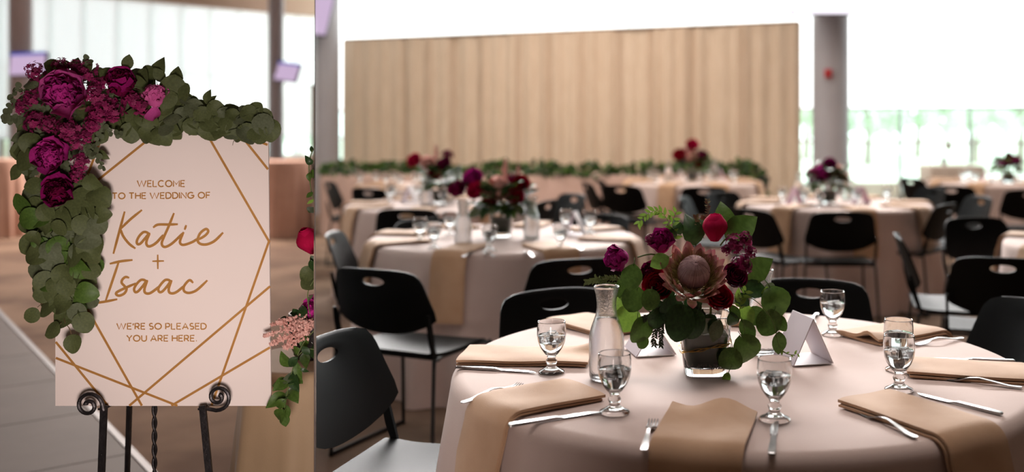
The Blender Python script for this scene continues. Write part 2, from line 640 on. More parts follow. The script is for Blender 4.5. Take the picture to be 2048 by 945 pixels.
pillar(1661, 13.0, .235, M_pillar, 'round grey pillar with a red alarm, right of the curtain', 'R')
pillar(645, 15.6, .265, M_pillar, 'grey round pillar beside the left end of the tan curtain', 'R')
pillar(41, 16.3, .172, M_pillar_l, 'slim dark grey pillar with a lit screen, left of the flower garland', 'L')
pillar(552, 19.6, .15, M_pillar_l, 'slim grey pillar to the right of the welcome sign', 'L')
SIDE['v'] = 'R'
pr = P(1656, 147, 12.745)
al = thing('fire_alarm', 'small red fire alarm on the round grey pillar', 'alarm', pr)
MB().box((0, 0, 0), (.085, .05, .11)).build('housing', M_red, al, smooth=False)
MB().lathe([(.001, 0), (.026, .002), (.03, .012), (.001, .03)], 16, Matrix.Translation((0, -.025, 0)) @ Matrix.Rotation(PI / 2, 4, 'X')).build('strobe', M_red, al)


def screen(px, py, D, w, h, yaw, tilt, roll, ms, label, side, band=False, arm=.2):
    SIDE['v'] = side
    t = thing('wall_screen', label, 'screen', P(px, py, D))
    t.rotation_euler = (Matrix.Rotation(yaw, 3, 'Z') @ Matrix.Rotation(tilt, 3, 'X') @ Matrix.Rotation(roll, 3, 'Y')).to_euler()
    bz = MB().box((0, .035, 0), (w, .06, h))
    bz.build('housing', M_bezel, t, smooth=False)
    MB().box((0, .0, -.0), (w - .03, .012, h - .03)).build('panel', ms, t, smooth=False, label='lit pale lilac panel')
    if band:
        MB().box((0, -.003, h / 2 - .02), (w - .01, .03, .045)).build('top_band', M_blue, t, smooth=False, label='blue band along the top')
    MB().box((0, .065 + arm / 2, 0), (.12, arm, .1)).build('mount', M_bezel, t, smooth=False)


screen(1659, -18, 12.5, 1.0, .6, 0, -.1, 0, M_screen_r, 'bright screen fixed high on the pillar with the red alarm', 'R')
screen(622, 22, 15.0, .62, .76, .0, -.35, .12, M_screen, 'lilac screen high on the pillar at the left end of the curtain', 'R', True)
screen(55, 128, 15.8, .66, .37, -.2, -.12, -.02, M_screen, 'lilac screen with a blue top at the left edge, behind the garland', 'L', True)
screen(574, 144, 19.2, .53, .38, -.35, -.3, .12, M_screen, 'lilac screen on the slim pillar right of the welcome sign', 'L', True)

# ---------------------------------------------------------------- tan curtain and head table
SIDE['v'] = 'R'
D0, D1 = Vector((-4.40, 16.0, 0)), Vector((2.33, 13.2, 0))
dd = (D1 - D0).normalized()
dn = Vector((dd.y, -dd.x, 0))                     # towards the room
DL = (D1 - D0).length
ZD = 2.74
dr = thing('drape_backdrop', 'long tan burlap curtain hung in panels before the windows', 'curtain')
edges = [0, .155, .21, .27, .34, .43, .50, .57, .65, .715, .80, .90, 1.0]
q = random.Random(3)
for i, (a, b_) in enumerate(zip(edges, edges[1:])):
    wd = (b_ - a) * DL
    n = max(2, int(wd / .19))
    ph, am = q.uniform(0, 6), q.uniform(.025, .05)
    k1 = q.uniform(.7, 1.3)

    def fn(uu, vv):
        t = a * DL - .05 + (wd + .1) * uu
        x = uu * n * 2 * PI
        amp = am * (.6 + .5 * vv)
        o = .035 * math.sin(t * 1.9 + .8) + .03 * math.sin(t * 4.3 + i) + amp * math.sin(x * k1 + ph + .5 * math.sin(x * .31)) + .02 * math.sin(x * .23 + ph * 2)
        e = min(uu, 1 - uu)
        o -= .05 * math.exp(-(e / .06) ** 2)
        t += (uu - .5) * -.05 * (1 - vv) * 0 + .012 * math.sin(x * .5) * vv
        p = D0 + dd * t + dn * o
        return (p.x, p.y, ZD - vv * (ZD - .03) - .012 * math.sin(uu * PI))
    MB().grid(fn, n * 10, 10).build('drape_panel', M_drape, dr, sharp=None)
pole = MB().tube([D0 + dd * -.03 + Vector((0, 0, ZD + .0)) - dn * .02, D1 + dd * .03 + Vector((0, 0, ZD)) - dn * .02], .022, 10)
pole.build('top_rail', M_pole, dr)
for f in (0, .5, 1):
    p = D0 + dd * (DL * f) - dn * .16
    MB().tube([p, p + Vector((0, 0, ZD))], .022, 8).build('upright', M_pole, dr)
    MB().box((p.x, p.y, .006), (.4, .4, .012)).build('base_plate', M_pole, dr, smooth=False)


def rect_cloth(x0, x1, y0, y1, h, amp=.02, waves=30, r=.04):
    """cloth over a rectangular table, reaching the floor in soft pleats; local coordinates"""
    per = 2 * (x1 - x0 + y1 - y0)

    def edge(t):
        s = t * per
        w, d = x1 - x0, y1 - y0
        for L, f, n in ((w, lambda s: (x0 + s, y0), (0, -1)), (d, lambda s: (x1, y0 + s), (1, 0)), (w, lambda s: (x1 - s, y1), (0, 1)), (d, lambda s: (x0, y1 - s), (-1, 0))):
            if s <= L:
                return f(s), n
            s -= L
        return (x0, y0), (0, -1)
    b = MB()

    def fn(uu, vv):
        (x, y), n = edge(uu)
        dz = vv
        o = r * math.sin(min(1, vv * 6) * PI / 2) + (amp * math.sin(uu * waves * 2 * PI) + amp) * vv
        z = h - r * (1 - math.cos(min(1, vv * 6) * PI / 2)) - max(0, vv - 1 / 6) * 1.2 * (h - r - .005)
        return (x + n[0] * o, y + n[1] * o, z)
    nu = waves * 6
    b.grid(fn, nu, 12, closed=True)
    k = len(b.v)
    b.v.append(((x0 + x1) / 2, (y0 + y1) / 2, h))
    for i in range(nu):
        b.f.append((i, (i + 1) % nu, k))
    return b


hx0, hx1, hy0, hy1 = -3.75, 1.64, 12.55, 13.2
ht = thing('head_table', 'long head table under blush linen in front of the tan curtain', 'table', (0, 0, 0))
rect_cloth(hx0, hx1, hy0, hy1, .76, .018, 46).build('table_skirt', M_blush, ht)
MB().box(((hx0 + hx1) / 2, (hy0 + hy1) / 2, .735), (hx1 - hx0 - .03, hy1 - hy0 - .03, .03)).build('tabletop', M_wood, ht, smooth=False)
for x in (hx0 + .3, -1, hx1 - .3):
    for y in (hy0 + .1, hy1 - .1):
        MB().tube([(x, y, 0), (x, y, .72)], .015, 6).build('leg', M_blackmetal, ht)


# ---------------------------------------------------------------- leaves and flowers
def leaf_mesh(name, m, kind, curl=.12, fold=.12, twist=0.0):
    b = MB()
    if kind == 'round':
        rows = [(0, .02), (.05, .25), (.16, .40), (.32, .49), (.5, .51), (.68, .46), (.83, .35), (.94, .2), (1, .04)]
    elif kind == 'oval':
        rows = [(0, .02), (.08, .14), (.2, .25), (.36, .32), (.52, .33), (.68, .28), (.83, .18), (.94, .07), (1, .008)]
    else:
        rows = [(0, .015), (.12, .12), (.3, .2), (.5, .21), (.72, .14), (.9, .055), (1, .004)]
    vs, fs = [], []
    for t, w in rows:
        zc = -curl * (t - .3) ** 2 * 2
        for s in (-1, -.5, 0, .5, 1):
            back = -.06 * (1 - t) * abs(s) if kind == 'round' else 0
            vs.append((s * w, t + back * 1.5, zc + fold * abs(s) * w + twist * s * t * w + .02 * math.sin(7 * t + 3 * s)))
    for j in range(len(rows) - 1):
        for i in range(4):
            a = j * 5 + i
            fs.append((a, a + 1, a + 6, a + 5))
    b.add(vs, fs)
    b.tube([(.03, -.22, -.06), (0, -.05, -.01), (0, .08, .004)], [.012, .012, .008], 4)
    return b.mesh(name, m)


LEAF = {}


def leaf_me(kind, m, var=0):
    k = (kind, m.name, var)
    if k not in LEAF:
        LEAF[k] = leaf_mesh('leaf_' + kind, m, kind, (.1, .3, .02, .5)[var], (.05, .22, -.12, .3)[var], (0, .15, -.15, .1)[var])
    return LEAF[k]


def petal_mesh(name, m, wid=.9, cup=.45, ruf=.06, seed=0, tip=.75, nu=4, nv=5):
    q = random.Random(seed)
    ph = q.uniform(0, 6)

    def fn(uu, vv):
        s = uu * 2 - 1
        w = wid * (.22 + .78 * math.sin(min(1, vv / tip) * PI / 2)) * (1 if vv < tip else math.sqrt(max(0, 1 - ((vv - tip) / (1 - tip + .02)) ** 2)) * .45 + .55)
        x = s * w * .5
        y = vv * (1 - .1 * s * s * vv)
        z = cup * (vv ** 2) * .5 + cup * s * s * .35 * (.3 + vv) + ruf * math.sin(5 * s + ph) * vv * vv + ruf * .6 * math.cos(9 * s + ph) * vv ** 3
        return (x, y, z)
    return MB().grid(fn, nu, nv).mesh(name, m)


PET = {}


def petals(m, n=3, **kw):
    k = (m.name, tuple(sorted(kw.items())))
    if k not in PET:
        PET[k] = [petal_mesh('petal', m, seed=i, **kw) for i in range(n)]
    return PET[k]


def basis(axis):
    a = Vector(axis).normalized()
    e1 = a.orthogonal().normalized()
    return a, e1, a.cross(e1)


def from_mesh(me):
    b = MB()
    b.v = [tuple(v.co) for v in me.vertices]
    b.f = [tuple(p.vertices) for p in me.polygons]
    return b


RAW = {}


def raw(me):
    if me.name not in RAW:
        RAW[me.name] = from_mesh(me)
    return RAW[me.name]


def peony(parent, c, rad, axis, m, m2=None, seed=0, rings=((7, .3), (6, .72)), name='peony', separate=True, label=None, shut=0.0):
    """ruffled centre (one mesh) and cupped guard petals, each its own piece"""
    q = random.Random(seed)
    a, e1, e2 = basis(axis)
    m2 = m2 or m
    rp = [raw(p) for p in petals(m2, 3, wid=.75, cup=.8, ruf=.16)]
    core = MB()
    c = Vector(c)
    n = 72
    for i in range(n):
        zf = 1 - (i + .5) / n * 1.15
        th = i * 2.39996 + q.uniform(-.3, .3)
        rr = math.sqrt(max(0, 1 - zf * zf))
        d = (a * zf + (e1 * math.cos(th) + e2 * math.sin(th)) * rr).normalized()
        tang = (a - d * a.dot(d))
        if tang.length < .05:
            tang = e1 * math.cos(th * 2) + e2 * math.sin(th * 2)
        tang.normalize()
        up = (d * .8 + tang * .55 + Vector((q.uniform(-.3, .3), q.uniform(-.3, .3), q.uniform(-.3, .3)))).normalized()
        s = rad * q.uniform(.42, .6)
        core.join(q.choice(rp), frame(d * rad * .42 + a * rad * .08, up, -d + tang * .6, s))
    core.join(sphere(rad * .5, 10, 8))
    tilt = basis(axis)[0]
    o = core.build(name, m2, parent, sharp=None, label=label)
    o.location = c
    out = MB()
    pm = petals(m, 3, wid=.95, cup=.72, ruf=.13)
    for rg, (np_, op) in enumerate(rings):
        for i in range(np_):
            th = 2 * PI * (i + .5 * rg) / np_ + q.uniform(-.15, .15)
            rd = e1 * math.cos(th) + e2 * math.sin(th)
            opn = max(.1, op - shut) + q.uniform(-.1, .12)
            d = rd * math.sin(opn * PI / 2) + a * math.cos(opn * PI / 2)
            n_ = -rd * math.cos(opn * PI / 2) + a * math.sin(opn * PI / 2)
            M = frame(rd * rad * .12 - a * rad * .35, d, n_, rad * (1.05 + .12 * rg) * q.uniform(.85, 1.1))
            if separate:
                link('petal', q.choice(pm), o, M)
            else:
                out.join(raw(q.choice(pm)), M)
    if not separate:
        ob = out.build('petals', m, o, sharp=None)
    return o


def sphere(r, nu=12, nv=8):
    return MB().grid(lambda a, b: (r * math.cos(a * 2 * PI) * math.sin(b * PI), r * math.sin(a * 2 * PI) * math.sin(b * PI), r * math.cos(b * PI)), nu, nv, closed=True)


def wrap_petal(r0, r1, h, span, flare, ph=0, lip=.1, close=0.0):
    """petal that is part of a shell round the z axis"""
    def fn(uu, vv):
        s = uu * 2 - 1
        th = s * span * (.55 + .45 * math.sin(min(1, vv * 1.4) * PI / 2))
        edge = 1 - (.16 if close == 0 else .04) * s * s - (.05 if close == 0 else .015) * math.cos(4 * s + ph)
        z = h * vv * edge
        r = r0 + (r1 - r0) * math.sin(min(1, vv * 1.25) * PI / 2) + flare * max(0, vv - .7) ** 2 * 8 - close * max(0, vv - .5) ** 2 * 3.2
        r += lip * r1 * abs(s) * .25
        return (r * math.cos(th), r * math.sin(th), z)
    return MB().grid(fn, 6, 10 if close else 6)


def rose(parent, c, rad, axis, m, seed=0, name='rose', separate=True, label=None, bud=False):
    q = random.Random(seed)
    z = Vector(axis).normalized()
    x = z.orthogonal().normalized()
    y = z.cross(x)
    B = Matrix.Identity(4)
    for i in range(3):
        B[i][0], B[i][1], B[i][2] = x[i], y[i], z[i]
    h = rad * (2.1 if bud else 1.25)
    lay = [(.05, .16, .98, .0), (.12, .30, 1.0, .01), (.2, .46, 1.0, .03), (.3, .64, .97, .07), (.38, .84, .9, .12), (.4, 1.0, .78, .2)]
    if bud:
        lay = [(.2, .30, .97, 0), (.25, .62, 1.0, 0), (.3, .85, .99, 0), (.3, 1.0, .92, 0)]
    core = MB()
    pieces = []
    for k, (r0, r1, hh, fl_) in enumerate(lay):
        n = 3 if k < 3 else (4 if bud else 5)
        for i in range(n):
            ph = q.uniform(0, 6)
            p = wrap_petal(r0 * rad, r1 * rad, h * hh * q.uniform(.96, 1.03), PI / n * 1.35, fl_ * rad, ph, .12, (.42 * r1 * rad * 1.55 if bud else .0))
            M = Matrix.Rotation(2 * PI * (i + .37 * k) / n + q.uniform(-.1, .1), 4, 'Z')
            if k < 3:
                core.join(p, M)
            else:
                pieces.append((p, M))
    core.lathe([(.01 * rad, -.02 * h), (.35 * rad, .03 * h), (.45 * rad, .2 * h), (.3 * rad, .45 * h), (.01, .5 * h)], 12)
    o = core.build(name, m, parent, sharp=None, label=label)
    o.matrix_basis = Matrix.Translation(Vector(c)) @ B
    rest = MB()
    for p, M in pieces:
        if separate:
            link('petal', p.mesh('petal', m), o, M)
        else:
            rest.join(p, M)
    if not separate:
        rest.build('petals', m, o, sharp=None)
    return o


def blossom_cluster(parent, c, rad, axis, m, n=40, fs=.2, seed=0, name='blossom_cluster', flat=.8):
    """a head of small five petalled florets"""
    q = random.Random(seed)
    a, e1, e2 = basis(axis)
    b = MB()
    for i in range(n):
        d = Vector((q.gauss(0, 1), q.gauss(0, 1), q.gauss(0, 1))).normalized()
        if d.dot(a) < -.3:
            d = -d
        p = d * rad * q.uniform(.55, 1.0)
        p -= a * (p.dot(a) * (1 - flat))
        n0 = (d + Vector((q.uniform(-.4, .4), q.uniform(-.4, .4), q.uniform(-.4, .4)))).normalized()
        aa, f1, f2 = basis(n0)
        s = rad * fs * q.uniform(.8, 1.25)
        for k in range(5):
            t = 2 * PI * k / 5 + i
            rd = f1 * math.cos(t) + f2 * math.sin(t)
            sd = aa.cross(rd)
            b.add([p, p + rd * s * .6 + sd * s * .38 + aa * s * .12, p + rd * s * 1.05 + aa * s * q.uniform(.05, .3), p + rd * s * .6 - sd * s * .38 + aa * s * .12], [(0, 1, 2, 3)])
    b.join(sphere(rad * .38, 8, 6))
    o = b.build(name, m, parent, smooth=False, kind='stuff')
    o.location = c
    return o


def plume(parent, pts, rad, m, n=160, seed=0, name='astilbe_plume', size=.006):
    q = random.Random(seed)
    pts = spline(pts, 5)
    b = MB()
    b.tube(pts, [rad * .08] * len(pts), 5)
    for i in range(n):
        f = q.random()
        k = min(len(pts) - 2, int(f * (len(pts) - 1)))
        p = pts[k].lerp(pts[k + 1], f * (len(pts) - 1) - k)
        r = rad * (1 - f * .85)
        d = Vector((q.gauss(0, 1), q.gauss(0, 1), q.gauss(0, 1))).normalized()
        e = p + d * r * q.uniform(.3, 1)
        b.join(OCT, frame(e, d, Vector((.3, .2, 1)), size * q.uniform(.6, 1.3)))
    return b.build(name, m, parent, smooth=False, kind='stuff')


OCT = MB().add([(1, 0, 0), (-1, 0, 0), (0, 1.5, 0), (0, -1.5, 0), (0, 0, 1), (0, 0, -1)], [(0, 2, 4), (2, 1, 4), (1, 3, 4), (3, 0, 4), (2, 0, 5), (1, 2, 5), (3, 1, 5), (0, 3, 5)])


def sprig(parent, pts, m, kind='long', size=.014, n=14, name='leaf_sprig', seed=0, stem_r=.0009, mst=None):
    """a stem with many small leaves, one joined part"""
    q = random.Random(seed)
    pts = spline(pts, 5)
    b = MB()
    b.tube(pts, [stem_r * (1 - .6 * i / len(pts)) for i in range(len(pts))], 5)
    src = raw(leaf_me(kind, m, 0))
    for i in range(n):
        f = .08 + .92 * i / max(1, n - 1)
        k = min(len(pts) - 2, int(f * (len(pts) - 1)))
        p = pts[k].lerp(pts[k + 1], min(1, f * (len(pts) - 1) - k))
        t = (pts[k + 1] - pts[k]).normalized()
        s = t.cross(Vector((0, 1, 0)))
        s = s.normalized() if s.length > .01 else Vector((1, 0, 0))
        d = t * .6 + s * (1 if i % 2 else -1) * q.uniform(.6, 1) + Vector((q.uniform(-.3, .3), q.uniform(-.5, .3), q.uniform(-.5, .1)))
        b.join(src, frame(p, d, Vector((q.uniform(-.5, .5), -1, q.uniform(-.2, .6))), size * q.uniform(.75, 1.2)))
    return b.build(name, m, parent, kind='stuff')


def put_leaf(parent, base, tip, kind, m, nrm=(0, -1, .25), var=None, wide=None):
    base, tip = Vector(base), Vector(tip)
    d = tip - base
    L = d.length
    var = R.randrange(4) if var is None else var
    return link('leaf', leaf_me(kind, m, var), parent, frame(base, d, nrm, L, L * wide if wide else None))
# ---------------------------------------------------------------- welcome sign on its easel
SIDE['v'] = 'L'
SD = 2.6
K = SD / F
s0 = P(327.5, 812, SD)
sign = thing('welcome_sign', 'pale blush welcome board with gold lettering and gold lines', 'sign', s0)
bw, bh = 431 * K, 568 * K


def SL(px, py, y=-.0032):
    return Vector(((px - 327.5) * K, y, (812 - py) * K))


bd = MB()
tp = .004          # the board narrows a hair at the top
vs = []
for y in (-.003, .003):
    vs += [(-bw / 2, y, 0), (bw / 2, y, 0), (bw / 2 - tp * 2, y, bh), (-bw / 2, y, bh)]
bd.add(vs, [(0, 1, 2, 3), (7, 6, 5, 4), (0, 4, 5, 1), (1, 5, 6, 2), (2, 6, 7, 3), (3, 7, 4, 0)])
bd.build('board', M_sign, sign, smooth=False)


NRIB = [0]


def ribbon(b, pts, w, th=.0006, y=-.0029, taper=False):
    """flat foil stroke on the board front; pts in board metres (x, z)"""
    pts = [Vector((p[0], 0, p[1])) for p in pts]
    NRIB[0] += 1
    th += .00003 * (NRIB[0] % 13)
    k0 = len(b.v)
    n = len(pts)
    for i, p in enumerate(pts):
        d = pts[min(i + 1, n - 1)] - pts[max(i - 1, 0)]
        d.normalize()
        s = Vector((-d.z, 0, d.x))
        ww = w / 2
        if taper:
            ww *= .72 + .35 * min(1, i / 4, (n - 1 - i) / 4)
        if i in (0, n - 1):
            p = p + d * (w * .25 if i else -w * .25) * (1 if taper else 0)
        for q_ in (p + s * ww, p - s * ww):
            b.v.append((q_.x, y, q_.z))
            b.v.append((q_.x, y - th - i * .000009, q_.z))
    for i in range(n - 1):
        a, c = k0 + i * 4, k0 + i * 4 + 4
        b.f += [(a + 1, a + 3, c + 3, c + 1), (a, c, c + 2, a + 2), (a, a + 1, c + 1, c), (a + 2, c + 2, c + 3, a + 3)]
    b.f += [(k0, k0 + 2, k0 + 3, k0 + 1), (k0 + n * 4 - 4, k0 + n * 4 - 3, k0 + n * 4 - 1, k0 + n * 4 - 2)]


for (x0, y0, x1, y1) in [(113, 716, 356, 811.5), (113, 684, 217, 811.5), (172, 611, 285, 811.5), (214, 250, 161, 392), (322, 260, 164, 387), (402, 246, 539.5, 484),
                         (539.5, 481, 424, 811.5), (541, 573, 260, 811.5), (541, 695, 344, 811.5), (470, 255, 537, 339), (470, 264, 536, 290)]:
    b = MB()
    a_, c_ = SL(x0, y0), SL(x1, y1)
    ribbon(b, [(a_.x, a_.z), (c_.x, c_.z)], 4.6 * K)
    b.build('gold_line', M_gold, sign, smooth=False)


def arc(cx, cy, rx, ry, a0, a1, n=14):
    return [(cx + rx * math.cos(math.radians(a0 + (a1 - a0) * i / n)), cy + ry * math.sin(math.radians(a0 + (a1 - a0) * i / n))) for i in range(n + 1)]


GL = {
    'W': (1.42, [[(0, 1), (.36, 0), (.71, .98), (1.06, 0), (1.42, 1)]]),
    'E': (.62, [[(.62, 1), (0, 1), (0, 0), (.62, 0)], [(0, .52), (.54, .52)]]),
    'L': (.6, [[(0, 1), (0, 0), (.6, 0)]]),
    'C': (.92, [arc(.5, .5, .5, .5, 48, 312, 22)]),
    'O': (1.02, [arc(.51, .5, .51, .5, 90, 450, 28)]),
    'M': (.95, [[(0, 0), (0, 1), (.475, .36), (.95, 1), (.95, 0)]]),
    'T': (.76, [[(0, 1), (.76, 1)], [(.38, 1), (.38, 0)]]),
    'H': (.78, [[(0, 0), (0, 1)], [(.78, 0), (.78, 1)], [(0, .52), (.78, .52)]]),
    'D': (.82, [[(0, 0), (0, 1), (.34, 1)] + arc(.34, .5, .48, .5, 90, -90, 14) + [(0, 0)]]),
    'I': (.02, [[(0, 0), (0, 1)]]),
    'N': (.8, [[(0, 0), (0, 1), (.8, 0), (.8, 1)]]),
    'G': (1.0, [arc(.5, .5, .5, .5, 48, 345, 24) + [(.98, .48), (.56, .48)]]),
    'F': (.6, [[(.6, 1), (0, 1), (0, 0)], [(0, .5), (.52, .5)]]),
    "'": (.06, [[(.05, 1), (.0, .66)]]),
    'R': (.68, [[(0, 0), (0, 1), (.36, 1)] + arc(.36, .72, .28, .28, 90, -90, 10) + [(0, .44)], [(.3, .44), (.68, 0)]]),
    'S': (.62, [arc(.31, .745, .27, .255, 45, 255, 12) + arc(.32, .255, .3, .255, 75, -140, 12)]),
    'P': (.64, [[(0, 0), (0, 1), (.34, 1)] + arc(.34, .7, .3, .3, 90, -90, 10) + [(0, .4)]]),
    'A': (.9, [[(0, 0), (.45, 1), (.9, 0)], [(.17, .33), (.73, .33)]]),
    'Y': (.8, [[(0, 1), (.4, .48), (.8, 1)], [(.4, .48), (.4, 0)]]),
    'U': (.76, [[(0, 1), (0, .36)] + arc(.38, .37, .38, .37, 180, 360, 12) + [(.76, 1)]]),
    '.': (.06, [[(0, .06), (.1, .06)]]),
}


def caps(txt, px0, px1, pyt, pyb, sw=2.35, slope=0.0):
    gap, space = .27, .42
    xs, x = [], 0
    for ch in txt:
        if ch == ' ':
            x += space
            continue
        xs.append((ch, x))
        x += GL[ch][0] + gap
    tot = x - gap
    sx = (px1 - px0) / tot
    hh = pyb - pyt
    b = MB()
    for ch, x in xs:
        for st_ in GL[ch][1]:
            pts = []
            for (a_, c_) in st_:
                p = SL(px0 + (x + a_) * sx, pyb - c_ * hh + slope * (px0 + (x + a_) * sx - px0))
                pts.append((p.x, p.z))
            ribbon(b, pts, sw * K)
    b.build('gold_lettering', M_gold, sign, smooth=False)


caps('WELCOME', 276, 370.5, 361.5, 373.5)
caps('TO THE WEDDING OF', 226, 421, 386.5, 398, slope=-.008)
caps("WE'RE SO PLEASED", 235, 413.5, 647, 658.5)
caps('YOU ARE HERE.', 255, 394, 671, 682.5)


def script(strokes, w=4.7):
    b = MB()
    for st_ in strokes:
        pts = [SL(180 + x / 4.296, 400 + y / 4.296) for x, y in st_]
        pts = spline(pts, 7) if len(pts) > 2 else [pts[0].lerp(pts[1], i / 6) for i in range(7)]
        ribbon(b, [(p.x, p.z) for p in pts], w * K, taper=True)
    b.build('gold_script', M_gold, sign, smooth=False)


script([
    [(302, 105), (255, 282), (208, 458)], [(448, 90), (350, 170), (268, 250)], [(268, 250), (290, 310), (340, 375), (392, 415)],
    [(515, 300), (495, 280), (465, 278), (430, 310), (408, 355), (415, 380), (440, 375), (480, 330), (515, 290), (496, 340), (490, 375), (505, 398), (535, 395), (580, 365), (632, 305)],
    [(725, 118), (680, 230), (640, 320), (622, 370), (632, 398), (660, 403), (710, 375), (770, 320), (808, 282)], [(552, 235), (590, 213), (680, 212), (755, 210)],
    [(808, 282), (786, 330), (778, 365), (795, 385), (830, 383), (890, 360), (935, 330)], [(830, 222), (820, 252)],
    [(930, 345), (990, 310), (1020, 275), (1010, 252), (985, 258), (950, 290), (932, 335), (937, 365), (970, 383), (1020, 380), (1080, 350), (1145, 285)]])
script([[(587, 475), (588, 590)], [(545, 527), (636, 525)]], 3.8)
script([
    [(255, 525), (200, 690), (143, 860)], [(180, 548), (270, 528), (366, 517)], [(48, 886), (130, 875), (235, 855)],
    [(338, 668), (310, 663), (284, 685), (278, 712), (300, 738), (320, 765), (302, 803), (260, 823), (232, 812), (240, 792), (310, 757), (395, 720)],
    [(495, 705), (470, 688), (440, 690), (405, 725), (385, 765), (395, 792), (420, 785), (460, 740), (495, 695), (475, 760), (478, 795), (510, 805), (550, 785), (612, 735)],
    [(703, 705), (680, 688), (650, 690), (615, 725), (592, 765), (603, 792), (630, 785), (670, 740), (703, 695), (683, 760), (688, 795), (720, 803), (760, 785), (818, 735)],
    [(888, 710), (865, 690), (840, 705), (812, 745), (812, 780), (840, 798), (880, 795), (930, 770), (1010, 695)]])

# easel of wrought iron
eo = Vector((s0.x, SD, 0))
easel = thing('iron_easel', 'black wrought iron easel with scrolled feet holding the welcome board', 'easel', eo)


def EL(px, py, D):
    return P(px, py, D) - eo


def iron_bar(name, a, b_, w=.017, d=.007, parent=easel):
    a, b_ = Vector(a), Vector(b_)
    M = frame(a, b_ - a, (0, -1, 0))
    L = (b_ - a).length
    return MB().box((0, L / 2, 0), (w, L, d), M).build(name, M_iron, parent, smooth=False)


def floor_hit(a, b_):
    a, b_ = Vector(a), Vector(b_)
    return a + (b_ - a) * (a.z / (a.z - b_.z))


def scroll(cx, cy, r0, a0, turns, sgn, D, tail):
    pts = [EL(x, y, D) for x, y in tail]
    n = 30
    for i in range(n + 1):
        t = i / n
        r = r0 * (1 - .80 * t ** .85)
        a = math.radians(a0) + sgn * turns * 2 * PI * t
        pts.append(EL(cx + r * math.cos(a), cy - r * math.sin(a), D))
    rs = [.0052] * (len(pts) - 6) + [.0052, .0055, .006, .0065, .0068, .0062]
    return MB().tube(pts, rs, 8).build('scroll', M_iron, easel)


FD = 2.575
for (t0, t1, sc) in (((208, 812), (203, 945), 0), ((405, 812), (418, 945), 1)):
    a = EL(t0[0], t0[1], FD)
    b_ = floor_hit(a, EL(t1[0], t1[1], FD - .02))
    leg = iron_bar('leg', a, b_)
    r_ = EL(t0[0] + (t1[0] - t0[0]) * .67, 909, FD - .012)
    MB().lathe([(.0035, 0), (.003, .002), (.001, .0035)], 10, Matrix.Translation(r_ + Vector((0, -.004, 0))) @ Matrix.Rotation(PI / 2, 4, 'X')).build('rivet', M_iron, leg)
scroll(177, 812, 28, 5, 1.45, 1, FD - .012, [(208, 822), (206, 816)])
scroll(436, 795, 27, 262, 1.45, 1, FD - .012, [(413, 818), (424, 820)])
# ledge hooks that carry the board, back leg, twisted mast
for hx in (210, 408):
    MB().box(tuple(EL(hx, 815, 2.59)), (.016, .04, .005)).build('hook', M_iron, easel, smooth=False)
ra = EL(275, 300, 2.66)
rb = floor_hit(EL(274, 812, 2.68), EL(264, 945, 2.82))
iron_bar('rear_leg', ra, rb, .012, .012)
tw = MB()
a = EL(309, 280, 2.64)
b_ = Vector((a.x, a.y, .25))
for k in range(2):
    tw.tube([(a.x + .0036 * math.cos(k * PI + i * .33), a.y + .0036 * math.sin(k * PI + i * .33), a.z + (b_.z - a.z) * i / 300) for i in range(301)], .0037, 7)
tw.build('twisted_rod', M_iron, easel, sharp=None)
iron_bar('crossbar', EL(200, 760, 2.63), EL(414, 760, 2.63), .012, .006)
iron_bar('crossbar', EL(203, 1010, 2.6), EL(424, 1010, 2.6), .012, .006)

# ---------------------------------------------------------------- flower garland over the corner of the board
g0_ = P(130, 240, SD)
gar = thing('flower_garland', 'garland of magenta peonies and silver dollar eucalyptus over the board corner', 'garland', g0_)


def GP(px, py, off=.05):
    return P(px, py, SD - off) - g0_


# stems first
for pts in ([(150, 220), (250, 205), (350, 212), (430, 235), (525, 255)], [(140, 200), (110, 300), (125, 420), (130, 540), (140, 640)]):
    MB().tube(spline([GP(x, y, .02) for x, y in pts], 6), .0035, 6).build('stem', M_stem_br, gar)
peony(gar, GP(130, 190, .075), .062, (.25, -1, .25), MAG_P, MAG, 1, rings=((8, .42), (8, .66)), label='large open magenta peony')
peony(gar, GP(106, 312, .06), .046, (.05, -1, .15), MAG, MAG, 2, label='magenta peony below the large one')
peony(gar, GP(121, 384, .06), .045, (.15, -1, .1), MAG_D, MAG_DK, 3, label='deep wine peony')
peony(gar, GP(243, 174, .045), .050, (.3, -.8, .8), MAG_D, MAG_DK, 4, label='deep plum peony opening upwards', rings=((8, .18), (8, .42)))
peony(gar, GP(312, 200, .05), .041, (.05, -.5, .9), PINK, PINK, 5, label='half closed pink peony', rings=((8, .06), (7, .2)))
link('petal', petals(MAG_P, 3, wid=1.0, cup=.5, ruf=.1)[0], gar, frame(GP(310, 213, .055), (.1, -.3, -1), (0, -1, .2), .042))
for i, (x, y, r) in enumerate([(72, 143, 22), (175, 145, 24), (192, 188, 30), (268, 205, 28), (72, 243, 26), (197, 228, 26), (135, 258, 28), (163, 325, 22), (66, 196, 22), (45, 212, 18), (215, 212, 26), (152, 285, 18),
                               (228, 226, 22), (174, 272, 20), (150, 140, 20), (155, 350, 16), (120, 135, 20), (285, 215, 20), (185, 250, 20), (100, 250, 20), (205, 165, 18)]):
    blossom_cluster(gar, GP(x, y, .045), r * K, (R.uniform(-.3, .3), -1, R.uniform(-.1, .5)), BLOSSOM, 60, .21, i)


